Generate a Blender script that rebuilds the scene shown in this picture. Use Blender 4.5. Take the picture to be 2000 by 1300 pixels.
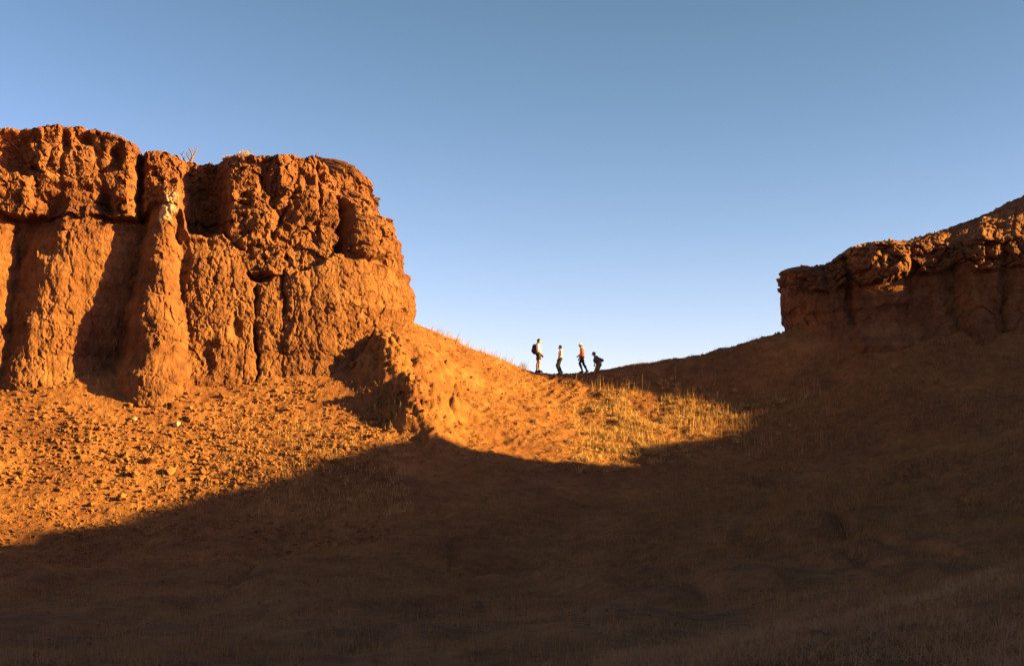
import bpy, bmesh, math, random
import numpy as np
from mathutils import Vector, Matrix

random.seed(7)
RNG = np.random.default_rng(11)
for o in list(bpy.data.objects):
    bpy.data.objects.remove(o)
scene = bpy.context.scene
COL = scene.collection

# ------------------------------------------------------------------ camera
F = 2778.0                    # focal length in photograph pixels (50 mm on 36 mm)
CAMZ, HOR = 1.7, 1000.0       # eye height, horizon row
cam = bpy.data.cameras.new('camera')
cam.lens = 50.0
cam.sensor_width = 36.0
cam.shift_y = (HOR - 650.0) / 2000.0
cam.clip_start = 0.1
cam.clip_end = 4000.0
cam_o = bpy.data.objects.new('camera', cam)
cam_o.location = (0, 0, CAMZ)
cam_o.rotation_euler = (math.radians(90), 0, 0)
COL.objects.link(cam_o)
scene.camera = cam_o

# ------------------------------------------------------------------ light
AZ = math.radians(12.0)       # sun: to the right, a little behind the camera
EL = math.radians(16.0)
TE = math.tan(EL)
SUN = Vector((math.cos(EL) * math.cos(AZ), -math.cos(EL) * math.sin(AZ), math.sin(EL)))
world = bpy.data.worlds.new('World')
scene.world = world
world.use_nodes = True
wn, wl = world.node_tree.nodes, world.node_tree.links
wn.clear()
sky = wn.new('ShaderNodeTexSky')
sky.sky_type = 'NISHITA'
sky.sun_disc = False
sky.sun_elevation = EL
sky.sun_rotation = math.pi / 2 + AZ
sky.altitude = 1200
sky.air_density = 1.0
sky.dust_density = 1.0
sky.ozone_density = 1.0
bg = wn.new('ShaderNodeBackground')
bg.inputs['Strength'].default_value = 0.06
wo = wn.new('ShaderNodeOutputWorld')
# the photograph's contrast curve on the whole sky, one power for each channel
sp = wn.new('ShaderNodeSeparateColor'); sc_ = wn.new('ShaderNodeCombineColor')
wl.new(sky.outputs[0], sp.inputs[0])
for ch, pw, mu in ((0, 1.84, 0.322), (1, 1.575, 0.292), (2, 2.08, 0.1352)):
    m1 = wn.new('ShaderNodeMath'); m1.operation = 'POWER'; m1.inputs[1].default_value = pw
    m2 = wn.new('ShaderNodeMath'); m2.operation = 'MULTIPLY'; m2.inputs[1].default_value = mu
    wl.new(sp.outputs[ch], m1.inputs[0]); wl.new(m1.outputs[0], m2.inputs[0]); wl.new(m2.outputs[0], sc_.inputs[ch])
wl.new(sc_.outputs[0], bg.inputs[0])
wl.new(bg.outputs[0], wo.inputs[0])
sl = bpy.data.lights.new('sun', 'SUN')
sl.energy = 5.0
sl.angle = math.radians(0.55)
sl.color = (1.0, 0.655, 0.18)
so = bpy.data.objects.new('sun', sl)
so.rotation_euler = (-SUN).to_track_quat('-Z', 'Y').to_euler()
COL.objects.link(so)
vs = scene.view_settings
vs.view_transform = 'Standard'
vs.look = 'None'
vs.gamma = 1.0
vs.use_curve_mapping = False
vs.exposure = 2.5

# ------------------------------------------------------------------ helpers
def W(u, v, Y):
    """world point that the photograph shows at pixel (u, v), standing at distance Y"""
    return ((u - 1000.0) / F * Y, Y, CAMZ + (HOR - v) / F * Y)

def proj(x, y, z):
    return 1000.0 + x / y * F, HOR - (z - CAMZ) / y * F

def sstep(a, b, x):
    t = np.clip((x - a) / (b - a), 0, 1)
    return t * t * (3 - 2 * t)

def lerp(a, b, t):
    return a + (b - a) * t

def _hash(ix, iy, iz, seed):
    with np.errstate(over='ignore'):
        h = (ix.astype(np.int64).astype(np.uint32) * np.uint32(374761393)
             + iy.astype(np.int64).astype(np.uint32) * np.uint32(668265263)
             + iz.astype(np.int64).astype(np.uint32) * np.uint32(2147483647)
             + np.uint32((seed * 1274126177) & 0xffffffff))
        h = (h ^ (h >> np.uint32(13))) * np.uint32(1274126177)
        h = (h ^ (h >> np.uint32(16))) * np.uint32(2246822519)
        h = h ^ (h >> np.uint32(15))
    return h.astype(np.float64) / 4294967295.0

def vnoise(x, y, z=None, seed=0):
    """smooth value noise in -1..1"""
    x = np.asarray(x, float); y = np.asarray(y, float)
    if z is None:
        z = np.zeros_like(x)
        two = True
    else:
        two = False
    x, y, z = np.broadcast_arrays(x, y, z)
    ix, iy, iz = np.floor(x), np.floor(y), np.floor(z)
    fx, fy, fz = x - ix, y - iy, z - iz
    fx = fx * fx * fx * (fx * (fx * 6 - 15) + 10)
    fy = fy * fy * fy * (fy * (fy * 6 - 15) + 10)
    fz = fz * fz * fz * (fz * (fz * 6 - 15) + 10)
    def plane(k):
        a = _hash(ix, iy, iz + k, seed); b = _hash(ix + 1, iy, iz + k, seed)
        c = _hash(ix, iy + 1, iz + k, seed); d = _hash(ix + 1, iy + 1, iz + k, seed)
        return lerp(lerp(a, b, fx), lerp(c, d, fx), fy)
    r = plane(0) if two else lerp(plane(0), plane(1), fz)
    return r * 2 - 1

def fbm(x, y, z=None, oct=4, seed=0, gain=0.5):
    s, a, n = 0.0, 1.0, 0.0
    for k in range(oct):
        f = 2.03 ** k
        s = s + a * vnoise(x * f + 17.3 * k, y * f - 9.1 * k, None if z is None else z * f + 4.7 * k, seed + k)
        n += a
        a *= gain
    return s / n

def worley(x, y, z, seed=0):
    """F1, F2, a random number of the nearest cell, and a random tilt across it (angular facets)"""
    ix, iy, iz = np.floor(x), np.floor(y), np.floor(z)
    f1 = np.full(x.shape, 9.0); f2 = np.full(x.shape, 9.0); cid = np.zeros(x.shape); tilt = np.zeros(x.shape)
    for dx in (-1, 0, 1):
        for dy in (-1, 0, 1):
            for dz in (-1, 0, 1):
                cx, cy, cz = ix + dx, iy + dy, iz + dz
                px = cx + _hash(cx, cy, cz, seed)
                py = cy + _hash(cx, cy, cz, seed + 1)
                pz = cz + _hash(cx, cy, cz, seed + 2)
                d = np.sqrt((px - x) ** 2 + (py - y) ** 2 + (pz - z) ** 2)
                near = d < f1
                f2 = np.where(near, f1, np.minimum(f2, d))
                cid = np.where(near, _hash(cx, cy, cz, seed + 3), cid)
                tilt = np.where(near, (_hash(cx, cy, cz, seed + 5) - 0.5) * (x - px) + (_hash(cx, cy, cz, seed + 6) - 0.5) * (y - py), tilt)
                f1 = np.where(near, d, f1)
    return f1, f2, cid, tilt * 2

def mesh_np(name, verts, faces, smooth=True):
    """mesh from numpy arrays; faces (n,3) or (n,4)"""
    me = bpy.data.meshes.new(name)
    verts = np.asarray(verts, np.float32); faces = np.asarray(faces, np.int32)
    k = faces.shape[1]
    me.vertices.add(len(verts)); me.vertices.foreach_set('co', verts.ravel())
    me.loops.add(faces.size); me.loops.foreach_set('vertex_index', faces.ravel())
    me.polygons.add(len(faces))
    me.polygons.foreach_set('loop_start', np.arange(0, faces.size, k, dtype=np.int32))
    me.polygons.foreach_set('loop_total', np.full(len(faces), k, np.int32))
    me.polygons.foreach_set('use_smooth', np.full(len(faces), smooth, bool))
    me.update(calc_edges=True)
    return me

def grid_faces(nr, nc):
    i = np.arange(nr * nc).reshape(nr, nc)
    return np.stack([i[:-1, :-1], i[:-1, 1:], i[1:, 1:], i[1:, :-1]], -1).reshape(-1, 4)

def link(name, me, material=None, parent=None):
    o = bpy.data.objects.new(name, me)
    COL.objects.link(o)
    if material is not None and me is not None and not me.materials:
        me.materials.append(material)
    if parent is not None:
        o.parent = parent
    return o

def tag(o, label=None, cat=None, group=None, kind=None):
    if label: o['label'] = label
    if cat: o['category'] = cat
    if group: o['group'] = group
    if kind: o['kind'] = kind
    return o

def empty(name, loc, rz=0.0):
    o = bpy.data.objects.new(name, None)
    o.location = loc
    o.rotation_euler = (0, 0, rz)
    o.empty_display_size = 0.2
    COL.objects.link(o)
    return o

# ------------------------------------------------------------------ materials
def mat_base(name, rough=0.95):
    m = bpy.data.materials.new(name)
    m.use_nodes = True
    b = m.node_tree.nodes['Principled BSDF']
    b.inputs['Roughness'].default_value = rough
    b.inputs['Specular IOR Level'].default_value = 0.15
    return m, m.node_tree.nodes, m.node_tree.links, b

def ramp(n, stops):
    r = n.new('ShaderNodeValToRGB')
    e = r.color_ramp.elements
    e[0].position, e[0].color = stops[0][0], (*stops[0][1], 1)
    e[1].position, e[1].color = stops[-1][0], (*stops[-1][1], 1)
    for p, c in stops[1:-1]:
        k = e.new(p); k.color = (*c, 1)
    return r

def noise(n, l, vec, scale, detail=6.0, rough=0.6):
    t = n.new('ShaderNodeTexNoise')
    t.inputs['Scale'].default_value = scale
    t.inputs['Detail'].default_value = detail
    t.inputs['Roughness'].default_value = rough
    l.new(vec, t.inputs['Vector'])
    return t

def mixc(n, l, fac, a, b, mode='MIX'):
    m = n.new('ShaderNodeMix')
    m.data_type = 'RGBA'; m.blend_type = mode
    if isinstance(fac, (int, float)): m.inputs[0].default_value = fac
    else: l.new(fac, m.inputs[0])
    for k, c in ((6, a), (7, b)):
        if isinstance(c, tuple): m.inputs[k].default_value = (*c, 1)
        else: l.new(c, m.inputs[k])
    return m.outputs[2]

def earth_material(name, dark, mid, light, pale=None, pale_at=(), bump=0.6, fine=9.0, stretch=(1, 1, 1)):
    m, n, l, b = mat_base(name)
    tc = n.new('ShaderNodeTexCoord')
    vec = tc.outputs['Object']
    mp = n.new('ShaderNodeMapping'); mp.inputs['Scale'].default_value = stretch
    l.new(vec, mp.inputs['Vector'])
    big = noise(n, l, vec, 0.35, 5)
    r1 = ramp(n, [(0.3, dark), (0.5, mid), (0.72, light)])
    l.new(big.outputs['Fac'], r1.inputs[0])
    mid_n = noise(n, l, mp.outputs[0], 2.3, 8, 0.65)
    r2 = ramp(n, [(0.3, (0.62, 0.6, 0.58)), (0.5, (1, 1, 1)), (0.72, (1.28, 1.3, 1.34))])
    l.new(mid_n.outputs['Fac'], r2.inputs[0])
    col = mixc(n, l, 1.0, r1.outputs[0], r2.outputs[0], 'MULTIPLY')
    if pale_at:
        ms_ = n.new('ShaderNodeMapping'); ms_.inputs['Scale'].default_value = (1.6, 1.6, 0.16)
        l.new(vec, ms_.inputs['Vector'])
        stn = noise(n, l, ms_.outputs[0], 1.0, 5, 0.6)
        r3 = ramp(n, [(0.34, (0.74, 0.70, 0.70)), (0.5, (1, 1, 1)), (0.68, (1.15, 1.2, 1.28))])
        l.new(stn.outputs['Fac'], r3.inputs[0])
        col = mixc(n, l, 0.8, col, r3.outputs[0], 'MULTIPLY')
        mb_ = n.new('ShaderNodeMapping'); mb_.inputs['Scale'].default_value = (0.12, 0.12, 1.9)
        l.new(vec, mb_.inputs['Vector'])
        bnd = noise(n, l, mb_.outputs[0], 1.0, 6, 0.65)
        r4 = ramp(n, [(0.38, (0.78, 0.70, 0.68)), (0.52, (1, 1, 1)), (0.66, (1.12, 1.16, 1.2))])
        l.new(bnd.outputs['Fac'], r4.inputs[0])
        col = mixc(n, l, 0.7, col, r4.outputs[0], 'MULTIPLY')
    for (c, rad) in pale_at:
        d = n.new('ShaderNodeVectorMath'); d.operation = 'DISTANCE'
        l.new(vec, d.inputs[0]); d.inputs[1].default_value = c
        nz = noise(n, l, vec, 3.2, 4)
        ad = n.new('ShaderNodeMath'); ad.operation = 'MULTIPLY_ADD'
        l.new(nz.outputs['Fac'], ad.inputs[0]); ad.inputs[1].default_value = 1.6 * rad
        l.new(d.outputs['Value'], ad.inputs[2])
        mr = n.new('ShaderNodeMapRange')
        mr.inputs['From Min'].default_value = 1.75 * rad; mr.inputs['From Max'].default_value = 1.35 * rad
        l.new(ad.outputs[0], mr.inputs['Value'])
        col = mixc(n, l, mr.outputs[0], col, pale)
    l.new(col, b.inputs['Base Color'])
    f = noise(n, l, mp.outputs[0], fine, 8, 0.7)
    bp = n.new('ShaderNodeBump')
    bp.inputs['Strength'].default_value = bump
    bp.inputs['Distance'].default_value = 0.12
    l.new(f.outputs['Fac'], bp.inputs['Height'])
    l.new(bp.outputs[0], b.inputs['Normal'])
    return m

ROCK_D, ROCK_M, ROCK_L = (0.108, 0.041, 0.015), (0.150, 0.060, 0.020), (0.190, 0.080, 0.026)
M_CLIFF = earth_material('red_cliff_rock', ROCK_D, ROCK_M, ROCK_L, pale=(0.40, 0.26, 0.15),
                         pale_at=((W(336, 375, 66.4), 0.8), (W(320, 408, 66.3), 0.65)), bump=0.8, fine=8.0, stretch=(1, 1, 0.7))
M_SOIL = earth_material('red_soil', (0.135, 0.050, 0.017), (0.19, 0.074, 0.022), (0.255, 0.105, 0.030), bump=0.6, fine=8.0)
M_STONE = earth_material('red_stone', (0.14, 0.054, 0.018), (0.19, 0.077, 0.023), (0.24, 0.102, 0.032), bump=0.4, fine=14.0)
M_PALE = earth_material('pale_stone', (0.28, 0.17, 0.09), (0.36, 0.24, 0.14), (0.44, 0.31, 0.2), bump=0.3, fine=14.0)

def plain(name, c, rough=0.9, var=0.12):
    m, n, l, b = mat_base(name, rough)
    tc = n.new('ShaderNodeTexCoord')
    nz = noise(n, l, tc.outputs['Object'], 14.0, 4)
    r = ramp(n, [(0.3, tuple(x * (1 - var) for x in c)), (0.7, tuple(min(1, x * (1 + var)) for x in c))])
    l.new(nz.outputs['Fac'], r.inputs[0])
    l.new(r.outputs[0], b.inputs['Base Color'])
    return m

def grass_material(name, a, bcol):
    m, n, l, b = mat_base(name, 0.8)
    tc = n.new('ShaderNodeTexCoord')
    nz = noise(n, l, tc.outputs['Object'], 3.0, 5, 0.8)
    r = ramp(n, [(0.32, a), (0.68, bcol)])
    l.new(nz.outputs['Fac'], r.inputs[0])
    l.new(r.outputs[0], b.inputs['Base Color'])
    tr = n.new('ShaderNodeBsdfTranslucent')
    l.new(r.outputs[0], tr.inputs['Color'])
    mx = n.new('ShaderNodeMixShader'); mx.inputs[0].default_value = 0.3
    out = n['Material Output']
    l.new(b.outputs[0], mx.inputs[1]); l.new(tr.outputs[0], mx.inputs[2])
    l.new(mx.outputs[0], out.inputs['Surface'])
    return m

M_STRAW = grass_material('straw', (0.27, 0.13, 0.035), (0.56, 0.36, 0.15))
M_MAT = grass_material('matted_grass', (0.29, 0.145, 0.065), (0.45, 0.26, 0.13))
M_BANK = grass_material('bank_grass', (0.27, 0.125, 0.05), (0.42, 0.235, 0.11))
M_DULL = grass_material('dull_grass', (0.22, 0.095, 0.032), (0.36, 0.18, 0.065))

# ------------------------------------------------------------------ ground heights
CTRL = []
def cp(*pts):
    for (u, v, Y) in pts:
        CTRL.append(W(u, v, Y))
def cpw(*pts):
    CTRL.extend(pts)
# crest from the left cliff down to the saddle and up to the right cliff
cp((795, 622, 73), (850, 641, 73.2), (900, 668, 73.4), (950, 692, 73.7), (1000, 714, 74), (1050, 727, 74.2), (1093, 731, 74.2),
   (1135, 730, 74.2), (1165, 726, 74.2), (1200, 718, 74.2), (1260, 708, 74.2), (1320, 701, 74.2), (1400, 687, 74.2), (1480, 664, 74), (1545, 642, 73.6))
# behind the crest
for x, z in ((-30, 8), (-18, 8), (-8, 8.5), (-2, 7.2), (4, 6.4), (9, 6.8), (14, 7.5), (22, 8.5), (34, 9)):
    cpw((x, 80, z))
for x in (-60, -30, 0, 30, 60):
    cpw((x, 120, 1.0), (x, 170, -3.0))
# foot of the left cliff and talus
cp((-250, 790, 62), (0, 768, 64.2), (120, 752, 65), (250, 742, 65.5), (370, 745, 66), (500, 736, 66.8), (620, 735, 67.2), (700, 730, 67.6), (740, 735, 67.0))
cp((-250, 900, 57.5), (0, 850, 61.2), (0, 900, 59.6), (0, 970, 57), (0, 1050, 53.5), (150, 850, 61.8), (150, 950, 58), (300, 850, 62.4), (300, 950, 58.8), (300, 1050, 53),
   (450, 830, 63.6), (450, 920, 60), (600, 800, 65), (600, 880, 61.5), (600, 980, 56), (720, 800, 65.2), (720, 880, 61.4), (840, 950, 57.5), (840, 1050, 50.5))
# sunlit slope right of the spur and the gully
cp((860, 720, 70), (900, 770, 68), (950, 830, 65.5), (1000, 870, 63.8), (950, 750, 70.2), (1000, 790, 68.3), (1050, 830, 66.4), (1100, 870, 64.5),
   (1050, 765, 71.6), (1100, 800, 69.6), (1150, 850, 66.6), (1200, 890, 64), (1000, 950, 58.5), (1000, 1030, 52.5))
cp((1180, 765, 71.6), (1230, 820, 68.4), (1255, 890, 64), (1250, 970, 58), (1180, 1060, 50))
# slope under the right cliff
cp((1300, 760, 71.6), (1320, 810, 69), (1350, 870, 65), (1400, 790, 70), (1440, 850, 66), (1400, 930, 60), (1500, 765, 71), (1500, 830, 67.2), (1500, 920, 61),
   (1600, 720, 71.5), (1600, 800, 67.8), (1600, 900, 61.5), (1700, 690, 71), (1700, 780, 67), (1700, 900, 60), (1800, 690, 70.4), (1800, 800, 64.5), (1800, 930, 56),
   (1900, 690, 69.6), (1900, 850, 60), (2000, 690, 69), (2000, 800, 62), (2000, 950, 51), (1560, 660, 73), (1700, 650, 72), (1850, 650, 71.5), (2000, 650, 71),
   (2200, 700, 66), (2200, 900, 52))
# foreground
cp((-100, 1150, 40), (500, 1130, 42), (1000, 1125, 42), (1400, 1080, 44), (1700, 1040, 44), (2000, 1045, 40), (0, 1230, 24), (500, 1215, 26), (1000, 1210, 27),
   (1350, 1185, 29), (1700, 1150, 29), (0, 1310, 15), (500, 1310, 15), (1000, 1300, 15.6), (1400, 1262, 19), (1500, 1210, 22), (1700, 1172, 21.5), (1900, 1122, 21),
   (2000, 1095, 21), (2100, 1080, 21), (1600, 1300, 14.5), (2000, 1290, 13.5))
cpw((0, 2, 0), (-12, 6, 0), (12, 6, 0.6), (-40, 20, 0.5), (-45, 45, 1.5), (30, 20, 1.5), (36, 40, 2), (0, -30, 0), (-60, -30, 1), (60, -30, 1), (-80, 40, 3), (80, 30, 2),
    (-80, 70, 6), (80, 70, 5))
CTRL = np.array(CTRL)

def tps_fit(P, z, reg=0.0015):
    n = len(P)
    d2 = ((P[:, None] - P[None]) ** 2).sum(-1)
    K = np.where(d2 > 0, d2 * np.log(d2 + 1e-12), 0) + reg * np.eye(n) * 10
    A = np.zeros((n + 3, n + 3))
    A[:n, :n] = K; A[:n, n] = 1; A[:n, n + 1:] = P; A[n, :n] = 1; A[n + 1:, :n] = P.T
    return np.linalg.solve(A, np.concatenate([z, np.zeros(3)]))

TP = CTRL[:, :2] / 20.0
TC = tps_fit(TP, CTRL[:, 2])
def tps(x, y):
    sh = np.shape(x)
    q = np.stack([np.ravel(x), np.ravel(y)], -1) / 20.0
    out = np.empty(len(q))
    for i in range(0, len(q), 40000):
        c = q[i:i + 40000]
        d2 = (c[:, None, 0] - TP[None, :, 0]) ** 2 + (c[:, None, 1] - TP[None, :, 1]) ** 2
        out[i:i + 40000] = (d2 * np.log(d2 + 1e-12)) @ TC[:-3] + TC[-3] + c @ TC[-2:]
    return out.reshape(sh)

# the spur that runs down from the corner of the cliff: crest (u, v, Y), steep towards the west
SPUR = [(735, 636, 71.0), (742, 648, 68.7), (754, 658, 67.8), (767, 684, 67.1), (776, 712, 66.4), (783, 730, 66.1), (792, 739, 65.6), (801, 736, 65.0), (806, 754, 64.5), (816, 788, 63.9), (843, 840, 62.9), (880, 930, 60.0)]
SPW = [W(*p) for p in SPUR]
def spur(x, y, z):
    best = np.full(np.shape(x), 1e9); cz = np.zeros(np.shape(x)); sd = np.zeros(np.shape(x))
    for (x0, y0, z0), (x1, y1, z1) in zip(SPW[:-1], SPW[1:]):
        dx, dy = x1 - x0, y1 - y0
        t = np.clip(((x - x0) * dx + (y - y0) * dy) / (dx * dx + dy * dy), 0, 1)
        ex, ey = x - (x0 + t * dx), y - (y0 + t * dy)
        d = np.hypot(ex, ey)
        nb = d < best
        best = np.where(nb, d, best)
        cz = np.where(nb, lerp(z0, z1, t), cz)
        sd = np.where(nb, dx * ey - dy * ex, sd)
    st_ = 1.15 + 0.5 * vnoise(x * 0.9, y * 0.9, seed=8)
    stp = 0.38 + 0.1 * vnoise(x * 0.7, y * 0.7, seed=9)
    bs = best / stp + 0.5 * vnoise(x * 1.7, y * 1.7, seed=10)
    bs = (np.floor(bs) + sstep(0.35, 1.0, bs - np.floor(bs))) * stp
    bs = np.clip(lerp(best, bs, 0.75), 0, None)
    c = cz - np.where(sd < 0, st_ * bs + 0.1 * bs ** 2, 0.15 * best + 0.10 * best ** 2)
    k = 0.25
    h = np.clip(0.5 + 0.5 * (c - z) / k, 0, 1)
    return lerp(z, c, h) + k * h * (1 - h)

# the ridge on the sun's side, outside the picture: crest height along its length q, as the shadows show it
CA, SA = math.cos(AZ), math.sin(AZ)
WQ = [(-60, 8), (0, 8.8), (30, 9), (47.8, 9.42), (50.2, 9.36), (52.7, 9.46), (55, 9.6), (56.9, 9.96), (58.2, 10.1), (60, 10.27), (60.35, 10.1), (60.6, 9.5), (61.05, 8.46),
      (61.47, 7.48), (61.93, 6.62), (62.2, 5.9), (63, 6.5), (64, 6.8), (65.2, 7.0), (66, 6.75), (67.3, 6.85), (68.6, 7.25), (69.7, 7.85), (70.7, 8.6), (71.3, 10.7), (71.55, 11.9), (71.85, 12.7), (72.2, 13.2), (72.9, 12.9), (73.1, 13.5),
      (73.4, 13.4), (73.9, 12.2), (74.6, 12.0), (75.8, 12.2), (77, 13.0), (79, 14.6), (81, 17), (90, 20), (130, 20)]
WQ = np.array(WQ)
TB = 36.0
def ridge(x, y):
    q = x * SA + y * CA
    t = x * CA - y * SA
    top = np.interp(q, WQ[:, 0], WQ[:, 1]) + TE * TB + 0.16 * vnoise(q * 1.1, q * 0, seed=95) + (0.08 + 0.30 * sstep(63, 66, q)) * vnoise(q * 3.3, q * 0, seed=96) + (0.04 + 0.16 * sstep(63, 66, q)) * vnoise(q * 8.0, q * 0, seed=97)
    return np.where(t < TB, top - (TB - t) * 0.72, top - (t - TB) * 0.22)

def height(x, y, detail=True):
    z = tps(x, y)
    far = sstep(120, 220, np.hypot(x, y))
    z = lerp(z, -4 + 3 * fbm(x / 60, y / 60, seed=90), far)
    if detail:
        # warped, ragged spur outline
        wx = x + 0.3 * fbm(x * 0.9, y * 0.9, seed=3) + 0.16 * vnoise(x * 2.6, y * 2.6, seed=5) + 0.08 * vnoise(x * 6.1, y * 6.1, seed=6)
        wy = y + 0.35 * fbm(x * 0.9 + 50, y * 0.9, seed=4)
        z = spur(wx, wy, z)
    else:
        z = spur(x, y, z)
    z = np.maximum(z, ridge(x, y))
    if detail:
        ms = (np.exp(-((x + 5.8 + (67 - y) * -0.35) / 1.5) ** 2) * sstep(62.5, 64, y) * (1 - sstep(68.6, 69.6, y)))
        i_ = np.nonzero(ms > 0.03)
        if len(i_[0]):
            xi, yi = x[i_], y[i_]
            cr_ = 0.55 * np.abs(fbm(xi * 1.2, yi * 1.2, seed=60, oct=5, gain=0.66)) + 0.16 * fbm(xi * 3.6, yi * 3.6, seed=66, oct=3, gain=0.75)
            fw_ = worley(xi * 2.6, yi * 2.6, z[i_] * 2.6, seed=68)
            z[i_] += ms[i_] * (cr_ - 0.15 + 0.22 * (fw_[2] - 0.5) + 0.2 * fw_[3])
    if detail:
        z = z + 0.22 * fbm(x * 0.3, y * 0.3, seed=20, oct=3)
        fold = (1 - sstep(50, 57, y)) * sstep(14, 26, y)
        z = z + fold * (0.40 * fbm(x * 0.16 + 0.05 * y, y * 0.22, seed=25, oct=3) - 0.25 * np.clip(0.2 - np.abs(fbm(x * 0.22, y * 0.07, seed=26, oct=3)), 0, 1) / 0.2)
        near = sstep(10, 50, y)
        z = z + lerp(0.03, 0.07, near) * fbm(x * 1.5, y * 1.5, seed=30, oct=4, gain=0.6)
        # rills running down the sunlit slope
        m = sstep(-5.5, -3, x) * (1 - sstep(4.5, 7, x)) * sstep(61, 64, y) * (1 - sstep(73.2, 74.2, y))
        a = (x * 0.86 + y * 0.5); c = (x * 0.5 * 0.35 - y * 0.86 * 0.35)
        r = fbm(a * 0.55, c * 4.6, seed=41, oct=4, gain=0.6)
        z = z - m * 0.24 * np.abs(r) ** 0.8 + m * 0.08
        # clods
        w = fbm(x * 4.5, y * 4.5, seed=50, oct=3, gain=0.7)
        z = z + lerp(0.0, 0.085, near) * np.maximum(w, -0.25)
    return z

def lines(spec):
    out = []
    for a, b, s in spec:
        out.append(np.arange(a, b - 1e-6, s))
    return np.concatenate(out + [np.array([spec[-1][1]])])
GX = lines([(-400, -100, 30), (-100, -40, 3), (-40, -25, 0.4), (-25, 23, 0.07), (23, 60, 0.5), (60, 120, 4), (120, 400, 35)])
GY = lines([(-150, -20, 13), (-20, 8, 1.0), (8, 46, 0.2), (46, 54, 0.11), (54, 75.4, 0.07), (75.4, 84, 0.4), (84, 140, 2.5), (140, 700, 40)])
XX, YY = np.meshgrid(GX, GY)
GZ = height(XX, YY)
def ground_z(x, y):
    x = np.asarray(x, float); y = np.asarray(y, float)
    i = np.clip(np.searchsorted(GX, x) - 1, 0, len(GX) - 2)
    j = np.clip(np.searchsorted(GY, y) - 1, 0, len(GY) - 2)
    fx = (x - GX[i]) / (GX[i + 1] - GX[i]); fy = (y - GY[j]) / (GY[j + 1] - GY[j])
    return lerp(lerp(GZ[j, i], GZ[j, i + 1], fx), lerp(GZ[j + 1, i], GZ[j + 1, i + 1], fx), fy)
me = mesh_np('ground', np.stack([XX, YY, GZ], -1).reshape(-1, 3), grid_faces(len(GY), len(GX)))
tag(link('ground', me, M_SOIL), 'red earth slopes with a saddle between two cliffs', kind='structure')

# ------------------------------------------------------------------ cliffs
def wall_plan(pts, step):
    pts = np.array(pts); seg = np.hypot(*np.diff(pts, axis=0).T)
    s = np.concatenate([[0], np.cumsum(seg)])
    ss = np.arange(0, s[-1], step)
    x = np.interp(ss, s, pts[:, 0]); y = np.interp(ss, s, pts[:, 1])
    return ss, x, y

def arc(cx, cy, r, a0, a1, n=40):
    return [(cx + r * math.cos(a), cy + r * math.sin(a)) for a in np.linspace(a0, a1, n)]

def gauss(x, c, w):
    return np.exp(-((x - c) / w) ** 2)

def bumpf(x, c, hw):
    """rounded pillar section: 1 in the middle, falling to 0 at the half width"""
    return np.sqrt(np.clip(1 - ((x - c) / hw) ** 2, 0, 1))

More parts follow.
